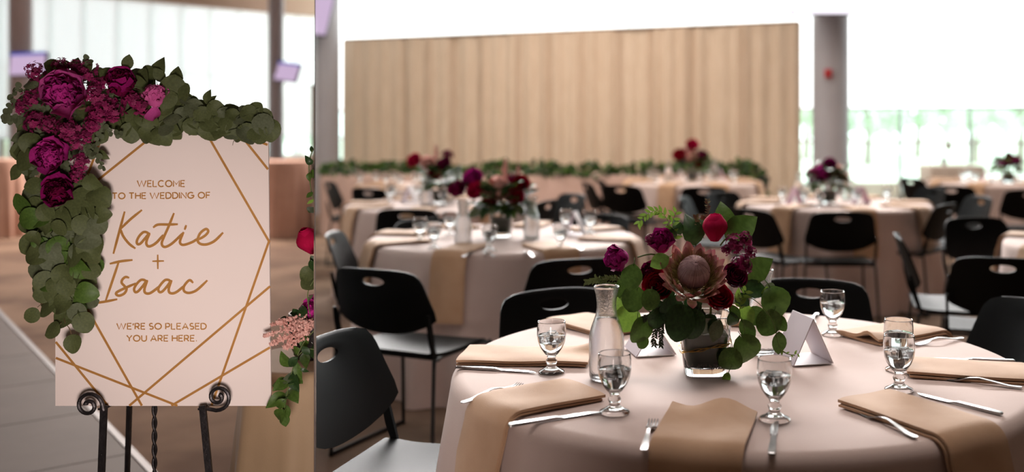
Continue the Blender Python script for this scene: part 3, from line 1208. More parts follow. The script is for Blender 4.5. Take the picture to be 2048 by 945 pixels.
def gleaf(px, py, ang, size, m, off, kind='round', tilt=None):
    """leaf centred near a point of the board, pointing ang degrees (0 = right, 90 = up)"""
    a = math.radians(ang)
    d = Vector((math.cos(a), R.uniform(-.35, .25), math.sin(a)))
    c = GP(px, py, off)
    L = size * K
    n = tilt or (R.uniform(-.55, .55), -1, R.uniform(-.1, .7))
    base = c - d.normalized() * L * .5
    return link('leaf', leaf_me(kind, m, R.randrange(4)), gar, frame(base, d, n, L))


# hanging tail of the garland
axis_l = [(112, 262, 62), (100, 330, 55), (118, 410, 78), (126, 455, 72), (128, 500, 68), (128, 545, 60), (133, 585, 46), (138, 615, 32), (142, 645, 14)]
cells = []
tries = 0
while len(cells) < 128 and tries < 6000:
    tries += 1
    k = R.randrange(2, len(axis_l) - 1) if R.random() < .93 else R.randrange(0, 2)
    f = R.random()
    x0, y0, w0 = axis_l[k]
    x1, y1, w1 = axis_l[k + 1]
    cx, cy, w = x0 + (x1 - x0) * f, y0 + (y1 - y0) * f, w0 + (w1 - w0) * f
    x, y = cx + R.uniform(-w, w), cy + R.uniform(-8, 8)
    lay = R.random()
    if any((x - a_) ** 2 + (y - c_) ** 2 < 17 ** 2 and abs(lay - l_) < .45 for a_, c_, l_ in cells):
        continue
    cells.append((x, y, lay))
    if y < 405 and abs(x - 118) < 46:
        off = .012
    else:
        off = .012 + .06 * lay
    ang = -90 + (x - cx) / max(w, 20) * 60 + R.uniform(-45, 45)
    if R.random() < .25:
        ang += R.uniform(-90, 90)
    m = R.choice([GREEN_D, GREEN_D, GREEN_D, GREEN_G, GREEN_D, GREEN_M]) if y > 380 else R.choice([GREEN_G, GREEN_D])
    gleaf(x, y, ang, R.uniform(32, 46), m, off)
for x, y, an, s, m in [(62, 632, 200, 30, GREEN_D), (103, 662, 215, 34, GREEN_D), (145, 690, -100, 34, GREEN_D), (83, 590, 190, 34, GREEN_D), (168, 648, -70, 40, GREEN_D), (155, 628, -60, 36, GREEN_G),
                       (92, 618, 240, 36, GREEN_D), (118, 610, -80, 38, GREEN_D), (203, 430, 0, 34, GREEN_D), (200, 395, -40, 44, GREEN_D), (185, 368, -60, 36, GREEN_D), (155, 528, -90, 36, mat('leaf_olive', '6F7A2E', .5, '7B8534', 9, translucent=.2)),
                       (74, 482, 120, 26, GREEN_M), (95, 568, 160, 34, GREEN_M)]:
    gleaf(x, y, an, s, m, .06)
MB().tube(spline([GP(128, 630, .03), GP(130, 645, .05), GP(140, 660, .05), GP(144, 680, .05)], 5), .0011, 5).build('stem', M_stem_br, gar)
MB().tube(spline([GP(129, 640, .03), GP(120, 648, .05), GP(110, 655, .05)], 5), .0009, 5).build('stem', M_stem_br, gar)
MB().tube(spline([GP(118, 590, .05), GP(95, 600, .055), GP(75, 615, .05)], 5), .0009, 5).build('stem', M_stem_br, gar)
# left fringe beside the flowers
for x, y, an, s, m, kd in [(52, 208, 215, 34, GREEN_G, 'round'), (45, 252, 230, 32, GREEN_G, 'round'), (40, 275, 200, 34, GREEN_G, 'oval'), (47, 312, 250, 44, GREEN_D, 'round'), (30, 345, 235, 36, GREEN_D, 'oval'),
                           (56, 348, 260, 38, GREEN_D, 'round'), (60, 388, 230, 34, GREEN_G, 'round'), (52, 412, 235, 38, GREEN_D, 'round'), (65, 372, 190, 30, GREEN_D, 'round'), (38, 295, 260, 36, GREEN_D, 'round'),
                           (85, 260, 100, 26, GREEN_G, 'round'), (72, 222, 20, 28, GREEN_G, 'round'), (104, 132, 160, 38, GREEN_D, 'oval'), (60, 165, 150, 26, GREEN_G, 'round'), (152, 133, 70, 34, GREEN_D, 'oval'),
                           (130, 130, 110, 26, GREEN_D, 'oval'), (165, 138, 30, 22, GREEN_D, 'round'), (184, 160, 40, 26, GREEN_G, 'round'), (178, 135, 60, 24, GREEN_D, 'oval'),
                           (228, 242, -70, 34, GREEN_D, 'round'), (195, 268, -40, 40, GREEN_D, 'round'), (262, 268, -90, 36, GREEN_D, 'round'), (245, 258, -120, 34, GREEN_D, 'round'),
                           (270, 240, 250, 40, GREEN_D, 'round'), (293, 235, -60, 40, GREEN_D, 'round'), (305, 278, -90, 30, GREEN_D, 'round'), (290, 272, -140, 30, GREEN_D, 'round'),
                           (325, 272, -50, 34, GREEN_D, 'round'), (342, 262, -70, 36, GREEN_D, 'round'), (340, 248, 260, 40, GREEN_D, 'round'), (255, 125, 80, 30, GREEN_D, 'oval'), (285, 155, 80, 34, GREEN_D, 'round'),
                           (295, 148, 40, 34, GREEN_D, 'round'), (278, 172, -60, 34, GREEN_D, 'round'), (316, 140, 80, 42, GREEN_D, 'oval'), (318, 150, 120, 30, GREEN_D, 'oval'), (345, 175, 80, 46, GREEN_D, 'round'), (360, 185, 50, 40, GREEN_D, 'round'),
                           (352, 155, 75, 36, GREEN_D, 'oval'), (335, 195, 100, 40, GREEN_D, 'round'), (370, 205, 20, 38, GREEN_D, 'round'), (215, 148, 150, 28, GREEN_D, 'round'), (180, 300, -60, 30, GREEN_G, 'oval'),
                           (205, 310, -40, 24, GREEN_D, 'oval'), (167, 260, 260, 30, GREEN_G, 'oval'), (240, 212, 0, 26, GREEN_G, 'round'), (150, 225, 0, 26, GREEN_G, 'oval'), (165, 372, 0, 36, GREEN_D, 'oval'), (172, 390, -60, 34, GREEN_D, 'round')]:
    gleaf(x, y, an, s * 1.12, m, R.uniform(.02, .05), kd)
for x, y, an, s in [(150, 228, 200, 40), (175, 222, -60, 40), (200, 215, 120, 40), (215, 232, -30, 40), (240, 226, 200, 42), (262, 222, -80, 42), (280, 236, 30, 40), (165, 205, 90, 36), (210, 190, 60, 36), (225, 205, -20, 36),
                    (262, 190, 80, 36), (285, 190, 120, 36), (140, 250, 250, 36), (110, 258, 200, 34), (190, 245, -90, 38), (255, 240, -100, 40), (300, 245, -40, 40), (275, 155, 100, 40), (290, 165, 60, 42), (60, 225, 160, 34), (90, 150, 130, 34), (155, 150, 60, 34), (196, 150, 30, 34), (100, 226, 200, 44), (125, 232, 250, 44), (148, 218, -40, 44), (172, 236, -80, 44), (85, 212, 180, 44), (200, 238, 0, 44), (225, 218, 40, 44), (250, 208, 90, 40), (78, 182, 150, 40)]:
    gleaf(x, y, an, s, R.choice([GREEN_D, GREEN_D, GREEN_G]), R.uniform(.0, .02), 'round')
# eucalyptus running along the top edge to the right corner
ax_t = [(330, 225, 34), (375, 228, 27), (420, 238, 24), (465, 244, 24), (510, 249, 26), (530, 256, 20)]
cells = []
tries = 0
while len(cells) < 62 and tries < 4000:
    tries += 1
    k = R.randrange(0, len(ax_t) - 1)
    f = R.random()
    x0, y0, w0 = ax_t[k]
    x1, y1, w1 = ax_t[k + 1]
    x, y = x0 + (x1 - x0) * f, y0 + (y1 - y0) * f + R.uniform(-1, 1) * (w0 + (w1 - w0) * f)
    lay = R.random()
    if any((x - a_) ** 2 + (y - c_) ** 2 < 14 ** 2 and abs(lay - l_) < .4 for a_, c_, l_ in cells):
        continue
    cells.append((x, y, lay))
    gleaf(x, y, R.uniform(-70, 50), R.uniform(30, 44), R.choice([GREEN_D, GREEN_D, GREEN_D, GREEN_G]), .0 + .05 * lay, R.choice(['round', 'round', 'oval']))
for x, y, an, s in [(415, 195, 80, 30), (422, 202, 60, 26), (540, 262, -80, 42), (525, 235, 30, 40), (512, 220, 50, 34), (385, 255, -70, 34), (420, 265, -80, 40), (436, 262, -110, 34), (470, 262, -90, 36), (495, 268, -60, 38), (512, 262, -20, 40)]:
    gleaf(x, y, an, s, GREEN_D, .04, 'round' if s > 30 else 'oval')
# small seeded eucalyptus sprigs
for i, (pts, n) in enumerate([([(60, 215), (35, 205), (18, 215), (12, 235)], 12), ([(62, 240), (40, 232), (22, 240), (8, 238)], 12), ([(140, 300), (130, 330), (128, 350)], 10), ([(80, 270), (75, 300), (68, 330), (66, 370)], 16),
                              ([(190, 235), (200, 265), (190, 300), (205, 335)], 16), ([(170, 250), (172, 280), (178, 310)], 12), ([(165, 160), (172, 140), (178, 122), (172, 118)], 8), ([(120, 290), (95, 275), (80, 290)], 12),
                              ([(185, 225), (200, 240), (215, 262), (240, 270)], 12), ([(215, 190), (228, 170), (222, 185), (235, 182)], 10), ([(55, 190), (40, 175), (30, 180), (24, 200)], 8), ([(150, 340), (160, 380), (152, 400)], 8)]):
    sprig(gar, [GP(x, y, .05 - .003 * (i % 4)) for x, y in pts], GREEN_G, 'round', 11 * K, n, 'eucalyptus_sprig', i)

# ---------------------------------------------------------------- linen covered stand with flowers, cut off by the partition
sc_ = P(627, 730, 2.92)


def round_cloth(rad, h, r=.035, amp=.03, waves=14, seed=0, flare=.05, nr=28):
    q = random.Random(seed)
    phs = [q.uniform(0, 6) for _ in range(4)]
    b = MB()
    prof = [(0.001, 0), (rad * .5, 0), (rad * .85, 0), (rad - r, 0)] + [(rad - r + r * math.sin(a), -r * (1 - math.cos(a))) for a in (PI / 8, PI / 4, 3 * PI / 8, PI / 2)]
    prof = [(a, h + c, 0) for a, c in prof]
    for i in range(1, 14):
        t = i / 13
        prof.append((rad + flare * t, h - r - (h - r - .004) * t, t))
    n = waves * 10

    def fn(uu, vv):
        k = vv * (len(prof) - 1)
        i = min(int(round(k)), len(prof) - 1)
        rr, z, t = prof[i]
        th = uu * 2 * PI
        w = (math.sin(th * waves + phs[0] + .9 * math.sin(3 * th + phs[1])) + .45 * math.sin(th * (waves * 2 - 3) + phs[2])) * amp * (t ** .8)
        rr += w + amp * .4 * t * math.sin(5 * th + phs[3])
        return (rr * math.cos(th), rr * math.sin(th), z)
    b.grid(fn, n, len(prof) - 1, closed=True)
    return b


st = thing('draped_stand', 'small round stand under tan linen beside the easel', 'table', (sc_.x, 2.92, 0))
round_cloth(.2, .725, .02, .022, 9, 5, .06).build('linen', M_tan_cloth, st)
MB().lathe([(.19, .70), (.19, .715)], 32).build('tabletop', M_wood, st)
MB().tube([(0, 0, 0), (0, 0, .7)], .02, 8).build('post', M_blackmetal, st)
ar = thing('stand_arrangement', 'bouquet with red rose, blush astilbe and trailing leaves beside the welcome board', 'flowers', (sc_.x, 2.92, .727))


def AP(px, py, D=2.62):
    return P(px, py, D) - Vector((sc_.x, 2.92, .727))


MB().lathe([(.05, 0), (.062, .03), (.07, .13), (.066, .13), (.058, .03), (.046, .008)], 28).build('bowl', M_iron, ar)
rose(ar, AP(628, 505, 2.66), .034, (-.3, -.4, 1), CRIM, 11, label='crimson rose', bud=True)
peony(ar, AP(638, 625, 2.62), .045, (-.5, -1, .2), MAG, MAG, 12, label='magenta peony')
for pts in ([(625, 650), (600, 648), (570, 660), (528, 672)], [(620, 655), (590, 668), (560, 680), (540, 690)], [(622, 648), (590, 640), (565, 645), (545, 650)], [(620, 660), (600, 672), (580, 690), (570, 695)]):
    plume(ar, [AP(x, y, 2.56) for x, y in pts], .024, BLUSHF, 130, R.randrange(99), size=.0036)
for pts in ([(630, 660), (605, 690), (585, 740), (572, 800), (566, 840)], [(628, 560), (615, 590), (622, 640)], [(634, 420), (622, 380), (618, 330), (625, 300)], [(632, 700), (610, 700), (590, 720)]):
    MB().tube(spline([AP(x, y, 2.58) for x, y in pts], 6), .0014, 5).build('stem', M_stem, ar)
for bx, by, tx, ty, kd, m in [(590, 735, 560, 715, 'oval', GREEN_M), (588, 742, 568, 770, 'oval', GREEN_M), (585, 745, 590, 785, 'oval', GREEN_K), (580, 760, 550, 775, 'oval', GREEN_M), (577, 770, 540, 772, 'long', GREEN_M),
                              (575, 790, 536, 808, 'oval', GREEN_M), (573, 795, 565, 800, 'oval', GREEN_M), (572, 800, 548, 818, 'oval', GREEN_M), (570, 810, 575, 840, 'oval', GREEN_M), (568, 822, 548, 845, 'oval', GREEN_M), (567, 828, 572, 855, 'oval', GREEN_M),
                              (580, 775, 590, 800, 'oval', GREEN_M), (592, 725, 600, 765, 'long', GREEN_M), (595, 715, 575, 735, 'oval', GREEN_K), (600, 700, 578, 705, 'oval', GREEN_M), (604, 695, 620, 710, 'oval', GREEN_K), (608, 705, 612, 735, 'long', GREEN_M),
                              (600, 640, 585, 618, 'oval', GREEN_K), (610, 640, 600, 610, 'oval', GREEN_K), (612, 655, 630, 640, 'oval', GREEN_M), (605, 665, 585, 685, 'oval', GREEN_K), (615, 670, 602, 700, 'oval', GREEN_M), (580, 645, 560, 640, 'oval', GREEN_K),
                              (626, 540, 600, 560, 'round', GREEN_D), (628, 560, 605, 575, 'round', GREEN_D), (630, 545, 620, 520, 'oval', GREEN_K), (626, 590, 612, 605, 'long', GREEN_G), (624, 330, 612, 315, 'oval', GREEN_K), (622, 355, 635, 340, 'oval', GREEN_M),
                              (620, 345, 616, 362, 'oval', GREEN_M), (624, 305, 622, 292, 'oval', GREEN_K), (626, 385, 612, 395, 'oval', GREEN_M), (628, 400, 614, 408, 'long', GREEN_Y), (628, 415, 618, 425, 'oval', GREEN_M), (622, 512, 632, 530, 'oval', GREEN_K),
                              (600, 738, 618, 745, 'long', GREEN_K), (585, 752, 605, 770, 'oval', GREEN_M), (626, 690, 640, 720, 'oval', GREEN_K)]:
    put_leaf(ar, AP(bx, by, 2.58 + R.uniform(-.02, .03)), AP(tx, ty, 2.57 + R.uniform(-.02, .03)), kd, m, (R.uniform(-.4, .4), -1, R.uniform(0, .6)))

cu = thing('curtain_end', 'end of a tan curtain just left of the partition in the entrance hall', 'curtain')
cx = P(621, 300, 19.5)
MB().grid(lambda a_, c_: (cx.x + a_ * .3, 19.5 + .04 * math.sin(a_ * 14), 2.15 - c_ * 2.1), 16, 6).build('drape_panel', M_drape, cu, sharp=None)
MB().tube([(cx.x - .03, 19.54, 2.15), (cx.x + .3, 19.54, 2.15)], .02, 8).build('top_rail', M_pole, cu)
MB().tube([(cx.x + .02, 19.6, 0), (cx.x + .02, 19.6, 2.15)], .02, 8).build('upright', M_pole, cu)
# ---------------------------------------------------------------- entrance hall: draped tables and chairs behind
for px, D, rad, h, lb in [(-2, 12.4, .26, .96, 'blush draped round table at the far left of the entrance hall'), (572, 12.4, .27, .94, 'blush draped table right of the board in the entrance hall'),
                          (505, 14.5, .5, .86, 'blush draped table hidden mostly behind the welcome board')]:
    p = P(px, 400, D)
    t = thing('draped_table', lb, 'table', (p.x, p.y, 0))
    round_cloth(rad, h, .02, .03, 9, int(px) + 9, .05).build('linen', M_blush_l, t)
    MB().lathe([(rad - .01, h - .025), (rad - .01, h - .008)], 32).build('tabletop', M_wood, t)
    MB().tube([(0, 0, 0), (0, 0, h - .03)], .03, 8).build('post', M_blackmetal, t)
# ---------------------------------------------------------------- stacking chairs
def back_outline(a):
    """outline of the back panel seen from the front, as a ray length from the hand hole's centre"""
    # corners of a wide panel: top a little narrower, bottom bowed
    pts = []
    for s in range(0, 64):
        pass
    return a


def make_back():
    cx, cz = 0.0, .725
    top, wt, wm, zb = .785, .205, .237, .515
    out = []
    # right half from the top centre to the bottom centre
    half = [(0, top), (.08, top - .001), (.14, top - .005), (.178, top - .013), (.198, top - .03), (.209, top - .06), (.222, .66), (.235, .60), (.237, .585), (.228, .57), (.2, .555), (.15, .535), (.09, .521), (.04, .516), (0, zb)]
    full = half + [(-x, z) for x, z in half[-2:0:-1]]
    full = [(x, z) for x, z in full]
    n = 56
    hole, ring = [], []
    for i in range(n):
        th = 2 * PI * i / n
        d = (math.sin(th), math.cos(th))
        hole.append((.052 * d[0], cz + .017 * d[1] + .009))
        best = None
        for (x0, z0), (x1, z1) in zip(full, full[1:] + full[:1]):
            ex, ez = x1 - x0, z1 - z0
            den = d[0] * ez - d[1] * ex
            if abs(den) < 1e-9:
                continue
            t = ((x0 - cx) * ez - (z0 - cz) * ex) / den
            s_ = ((x0 - cx) * d[1] - (z0 - cz) * d[0]) / den
            if t > 0 and -1e-6 <= s_ <= 1 + 1e-6 and (best is None or t < best):
                best = t
        ring.append((cx + d[0] * best, cz + d[1] * best))
    K_ = 5

    def yy(x, z):
        return -.205 - (z - .5) * .33 + .75 * x * x
    b = MB()
    for side in (0, 1):
        for k in range(K_ + 1):
            f = k / K_
            for i in range(n):
                x = hole[i][0] + (ring[i][0] - hole[i][0]) * f
                z = hole[i][1] + (ring[i][1] - hole[i][1]) * f
                e = .006 if 0 < k < K_ else .0035
                b.v.append((x, yy(x, z) + (e if side else -e), z))
    L_ = (K_ + 1) * n
    for side in (0, 1):
        for k in range(K_):
            for i in range(n):
                a, c = side * L_ + k * n + i, side * L_ + k * n + (i + 1) % n
                f_ = (a, c, c + n, a + n)
                b.f.append(f_ if side else f_[::-1])
    for k in (0, K_):
        for i in range(n):
            a, c = k * n + i, k * n + (i + 1) % n
            b.f.append((a, c, c + L_, a + L_))
    return b


def make_chair():
    t = thing('stacking_chair', '-', 'chair', group='black stacking chairs')
    make_back().build('backrest', M_black, t, sharp=60)

    def seat(uu, vv):
        x = (uu - .5) * 2
        y = -.215 + .44 * vv
        w = .215 + .015 * math.sin(vv * PI)
        z = .442 - .02 * (1 - x * x) * math.sin(vv * PI) - .05 * max(0, vv - .82) ** 2 * 20 * .6 + .012 * max(0, .2 - vv) * 5
        return (x * w * (1 if .08 < vv < .95 else .96), y, z)
    b = MB()
    b.grid(seat, 10, 12)
    k = len(b.v)
    b.grid(lambda a, c: (seat(a, c)[0], seat(a, c)[1], seat(a, c)[2] - .014), 10, 12)
    b.f[120:] = [f[::-1] for f in b.f[120:]]
    rim = [i for i in range(11)] + [11 * j + 10 for j in range(1, 13)] + [12 * 11 + i for i in range(9, -1, -1)] + [11 * j for j in range(11, 0, -1)]
    for a, c in zip(rim, rim[1:] + rim[:1]):
        b.f.append((a, c, c + k, a + k))
    b.build('seat', M_black, t, sharp=50)
    for s in (-1, 1):
        u_ = MB()
        for i, (y, z, w, x) in enumerate([(-.165, .415, .012, .222), (-.19, .44, .02, .222), (-.208, .49, .026, .224), (-.226, .56, .022, .226), (-.238, .61, .012, .226)]):
            for dx, dy in ((-.006, -w / 2), (.006, -w / 2), (.006, w / 2), (-.006, w / 2)):
                u_.v.append((s * (x + dx), y + dy, z))
            if i:
                for j in range(4):
                    a, c = (i - 1) * 4 + j, (i - 1) * 4 + (j + 1) % 4
                    u_.f.append((a, c, c + 4, a + 4))
        u_.f += [(3, 2, 1, 0), (16, 17, 18, 19)]
        u_.build('upright', M_black, t, smooth=False)
        r = .0085
        MB().tube(spline([(s * .215, .14, .425), (s * .225, .2, .418), (s * .232, .225, .385), (s * .245, .25, .03), (s * .245, .245, .0095)], 4), r, 7).build('leg', M_blackmetal, t)
        MB().tube(spline([(s * .215, -.12, .425), (s * .222, -.18, .42), (s * .228, -.2, .39), (s * .245, -.235, .03), (s * .245, -.23, .0095)], 4), r, 7).build('leg', M_blackmetal, t)
        MB().tube([(s * .245, .245, .0095), (s * .245, -.23, .0095)], r, 7).build('runner', M_blackmetal, t)
        MB().tube([(s * .215, .15, .425), (s * .215, -.14, .425)], r, 7).build('seat_rail', M_blackmetal, t)
    MB().tube([(-.22, .13, .418), (.22, .13, .418)], .007, 6).build('crossbar', M_blackmetal, t)
    MB().tube([(-.22, -.15, .418), (.22, -.15, .418)], .007, 6).build('crossbar', M_blackmetal, t)
    return t


SIDE['v'] = 'R'
chair0 = make_chair()
chair0.scale = (1.04,) * 3
used = [False]


def chair(px, ty, yaw, label, side='R', rel=.805):
    SIDE['v'] = side
    D = (H - rel) * F / (ty - PY)
    bx = (px - PX) / F * D
    a = math.radians(yaw)
    loc = (bx + .30 * math.cos(a), D + .30 * math.sin(a), 0)
    if not used[0]:
        used[0] = True
        chair0.location = loc
        chair0.rotation_euler = (0, 0, a - PI / 2)
        chair0['label'] = label
        return chair0
    return dup(chair0, loc, a - PI / 2, label, 'black stacking chairs')


for px, ty, yaw, lb in [
    (648, 680, -14, 'nearest black chair, its seat reaching under the left edge of the nearest table'),
    (744, 543, 66, 'black chair turned away, with the seat showing, left of the nearest table'),
    (1106, 585, -62, 'black chair facing us behind the left rim of the nearest table'),
    (1160, 522, 108, 'black chair turned away between the carafe and the second table'),
    (1622, 564, -106, 'black chair behind the nearest table, right of the protea bouquet'),
    (2080, 610, 205, 'black chair pushed to the right rim of the nearest table'),
    (2006, 520, 72, 'big black chair with an oval hole above the chair at the right rim'),
    (1945, 438, -78, 'black chair facing us beyond the big chair at the right'),
    (1898, 410, 140, 'black chair drawn in at the right of the table by the pillar'),
    (1793, 473, -12, 'black chair seen side on with a shiny grey seat, right of the middle'),
    (1686, 427, 88, 'black chair squarely in front of the table by the pillar'),
    (1496, 421, 38, 'black chair drawn in at the left of the table by the pillar'),
    (1408, 376, 85, 'black chair in front of the far table before the curtain, centre one'),
    (1364, 396, -14, 'side lit grey chair above the fern of the protea bouquet'),
    (1440, 386, -48, 'dark chair just right of the centre chair of the far table'),
    (1240, 373, 62, 'black chair at the left of the far table before the curtain'),
    (1198, 361, 12, 'bluish side lit chair left of the far table before the curtain'),
    (1150, 390, 215, 'grey side lit chair standing alone before the head table'),
    (1170, 367, 18, 'slim side on chair nearest the head table, left of the far table'),
    (1098, 403, 160, 'black chair peeking out right of the second table bouquet'),
    (1208, 432, 238, 'black chair behind the right side of the second table'),
    (812, 421, 88, 'black chair turned away behind the two goblets of the second table'),
    (846, 442, -50, 'black chair facing us at the left back of the second table'),
    (655, 366, 2, 'dark chair before the head table, next to the left grey pillar'),
    (735, 379, 64, 'black chair between the two tables at the far left'),
    (662, 469, 4, 'side lit black chair at the left of the second table'),
    (1820, 358, 20, 'black chair below the window between the pillar and the white stand'),
    (1902, 374, 62, 'black chair in front of the table by the bright window'),
    (1868, 377, 200, 'grey side on chair right behind the table by the pillar'),
    (1964, 395, 190, 'bluish side lit chair under the table by the bright window'),
    (2060, 382, 80, 'black chair cut by the right edge near the bright window'),
    (1532, 355, 190, 'dark chair at the right end of the far table before the curtain'),
]:
    chair(px, ty, yaw, lb)
for px, ty, yaw, lb in [(574, 327, 200, 'black chair far back in the entrance hall, next to the draped table'), (596, 322, 140, 'black chair far back in the entrance hall, middle of three'),
                        (619, 326, 100, 'black chair far back in the entrance hall, by the partition')]:
    chair(px, ty, yaw, lb, 'L')

# ---------------------------------------------------------------- round tables
TR = .77
TZ = .76
SIDE['v'] = 'R'
cloths = [round_cloth(TR, TZ, .035, .042, 13, s, .07) for s in (1, 2, 3)]
cl_me = [c.mesh('tablecloth', M_cloth, True, None) for c in cloths]
T = {
    1: (P(1475, 300, 2.72), 'the nearest table', 20), 2: (P(1009, 300, 5.70), 'the second table', 75), 3: (P(1668, 300, 8.1), 'the table by the pillar', 140),
    4: (P(1384, 300, 11.1), 'the far table before the curtain', 200), 5: (P(887, 300, 8.0), 'the left table behind the second one', 260), 6: (P(866, 300, 10.35), 'the farthest left table', 300),
    7: (P(1998, 300, 11.1), 'the table by the bright window', 340), 8: (P(2312, 300, 5.35), 'the table cut by the right edge', 30)}
tab_me = None
for k, (c, nm, rz) in T.items():
    t = thing('round_table', 'folding table under the linen: ' + nm, 'table', (c.x, c.y, 0), 0, 'round banquet tables')
    if tab_me is None:
        tab_me = MB().lathe([(TR - .02, TZ - .032), (TR - .012, TZ - .02), (TR - .02, TZ - .006)], 48).mesh('tabletop', M_wood, True, 40)
        leg_me = MB().tube([(.42, 0, 0), (.38, 0, TZ - .04)], .014, 6).mesh('leg', M_blackmetal)
    link('tabletop', tab_me, t)
    for i in range(4):
        link('leg', leg_me, t, Matrix.Rotation(i * PI / 2, 4, 'Z'))
    o = link('tablecloth', cl_me[k % 3], None, Matrix.Translation((c.x, c.y, 0)) @ Matrix.Rotation(math.radians(rz), 4, 'Z'),
             'taupe floor length linen on ' + nm, 'tablecloth', 'taupe tablecloths')


def napkin_mesh(r0, hang, w=.175, wave=0.0, loop=0.0, seed=0):
    """two folds of cloth lying radially along local +x from r0 and falling over the table edge"""
    q = random.Random(seed)
    path = []
    re = TR + .004
    rr = .035
    n1 = 8
    for i in range(n1 + 1):
        path.append((r0 + (re - rr - r0) * i / n1, 0, 1, 0))
    if hang > 0:
        for i in range(1, 6):
            a = i / 5 * PI / 2
            path.append((re - rr + rr * math.sin(a), -rr * (1 - math.cos(a)), math.cos(a), math.sin(a)))
        for i in range(1, 7):
            s = i / 6
            path.append((re + .05 * s * hang / .5 + .012, -rr - hang * s, 0, 1))
    else:
        path = [(r0 + (re - .022 - r0) * i / 12, 0, 1, 0) for i in range(13)]
    pieces = []
    for fold, (z0, th, dx, dw) in enumerate([(.0015, .007, .006, .0), (.0095, .010, 0, .004)]):
        b = MB()
        cs = []
        m = 12
        for i in range(m + 1):
            cs.append((-.5 + i / m, 1))
        for i in range(m, -1, -1):
            cs.append((-.5 + i / m, 0))
        for k, (x, z, nz, nx) in enumerate(path):
            f = k / (len(path) - 1)
            for (u_, top) in cs:
                e = 1 - (abs(u_) * 2) ** 6 * .35
                h = z0 + th * top * e
                inner = max(0, 1 - f * 3.5)
                h += wave * inner * (math.sin(u_ * 2 * PI * 1.25 + .6) + .55) * (1 if fold else .25) * (.5 + .5 * top)
                if loop:
                    h += loop * inner ** 2 * math.exp(-((u_ + .25) / .18) ** 2) * (1 if fold else 0)
                h += .0016 * math.sin(6 * u_ + 9 * f + seed)
                ww = w + dw * (1 if u_ > 0 else -1) * .0 + .006 * math.sin(f * 4 + seed)
                b.v.append((x + nx * h + (dx if k == 0 else 0), u_ * ww + dw, z + nz * h))
        n = len(cs)
        for k in range(len(path) - 1):
            for i in range(n):
                a, c = k * n + i, k * n + (i + 1) % n
                b.f.append((a, c, c + n, a + n))
        b.f.append(tuple(range(n)))
        b.f.append(tuple(range((len(path) - 1) * n, len(path) * n))[::-1])
        pieces.append(b)
    return pieces


def make_napkin(r0, hang, label, **kw):
    t = thing('napkin', label, 'napkin', group='folded tan napkins')
    lo, up = napkin_mesh(r0, hang, **kw)
    up.build('upper_fold', M_napkin, t, sharp=50)
    lo.build('lower_fold', M_napkin, t, sharp=50)
    return t


def put_napkin(t, c, ang):
    t.location = (c.x, c.y, TZ + .001)
    t.rotation_euler = (0, 0, math.radians(ang))


def make_goblet(loc=(0, 0, 0), fill=.098, ice=True, seed=0):
    t = thing('water_goblet', '-', 'goblet', loc, group='water goblets')
    outer = [(.0335, 0), (.0345, .002), (.033, .005), (.022, .010), (.0135, .016), (.0115, .022), (.0135, .026), (.0150, .030), (.0135, .034), (.0105, .038), (.012, .044), (.020, .053), (.029, .066), (.0352, .082), (.0378, .098), (.0375, .115), (.0364, .132), (.0361, .1337), (.0356, .1343)]
    inner = [(.0351, .1337), (.0350, .132), (.0362, .115), (.0365, .098), (.0338, .082), (.0275, .067), (.019, .056), (.010, .0505), (.0005, .049)]
    MB().lathe([(.0005, .0015)] + outer + inner, 40, cap0=True, cap1=True).build('bowl_and_foot', M_glass, t, sharp=None)
    wi = [(r - .0003, z) for r, z in inner[::-1] if z < fill]
    rt = .0362
    MB().lathe([(max(r, .0004), z + .0003) for r, z in wi] + [(rt - .0006, fill), (rt - .0012, fill + .0006), (.0005, fill - .0002)], 40).build('water', M_water, t, sharp=None)
    if ice:
        q = random.Random(seed)
        for i in range(3):
            b = MB().box((0, 0, 0), (.028, .026, .022))
            me = b.mesh('ice', M_ice, False)
            bm = bmesh.new()
            bm.from_mesh(me)
            bmesh.ops.bevel(bm, geom=bm.edges[:], offset=.004, segments=2, affect='EDGES')
            bm.to_mesh(me)
            bm.free()
            a = i * 2.1 + q.uniform(0, 1)
            link('ice', me, t, Matrix.Translation((.012 * math.cos(a), .012 * math.sin(a), fill - .007 + .003 * (i == 0))) @ Matrix.Rotation(q.uniform(0, 3), 4, 'Z') @ Matrix.Rotation(q.uniform(-.5, .5), 4, 'X'))
    return t


def make_carafe(loc=(0, 0, 0)):
    t = thing('water_carafe', '-', 'carafe', loc, group='water carafes')
    outer = [(.036, 0), (.041, .003), (.0435, .012), (.0445, .04), (.0450, .085), (.0440, .11), (.040, .130), (.033, .150), (.0275, .165), (.0250, .180), (.0250, .195), (.0275, .215), (.0320, .230), (.0325, .234)]
    inner = [(r - .0028, z) for r, z in outer[::-1][:-2]] + [(.037, .008), (.0005, .006)]
    MB().lathe([(.0005, .001)] + outer + [(.0316, .2362), (.0304, .2362)] + inner, 40).build('bottle', M_dewglass, t, sharp=None)
    wf = .158
    wi = [(.0005, .0065), (.0368, .0085)] + [(r - .0033, z) for r, z in outer[2:] if z < wf] + [(.0265, wf), (.0005, wf)]
    MB().lathe(wi, 40).build('water', M_water, t, sharp=None)
    return t


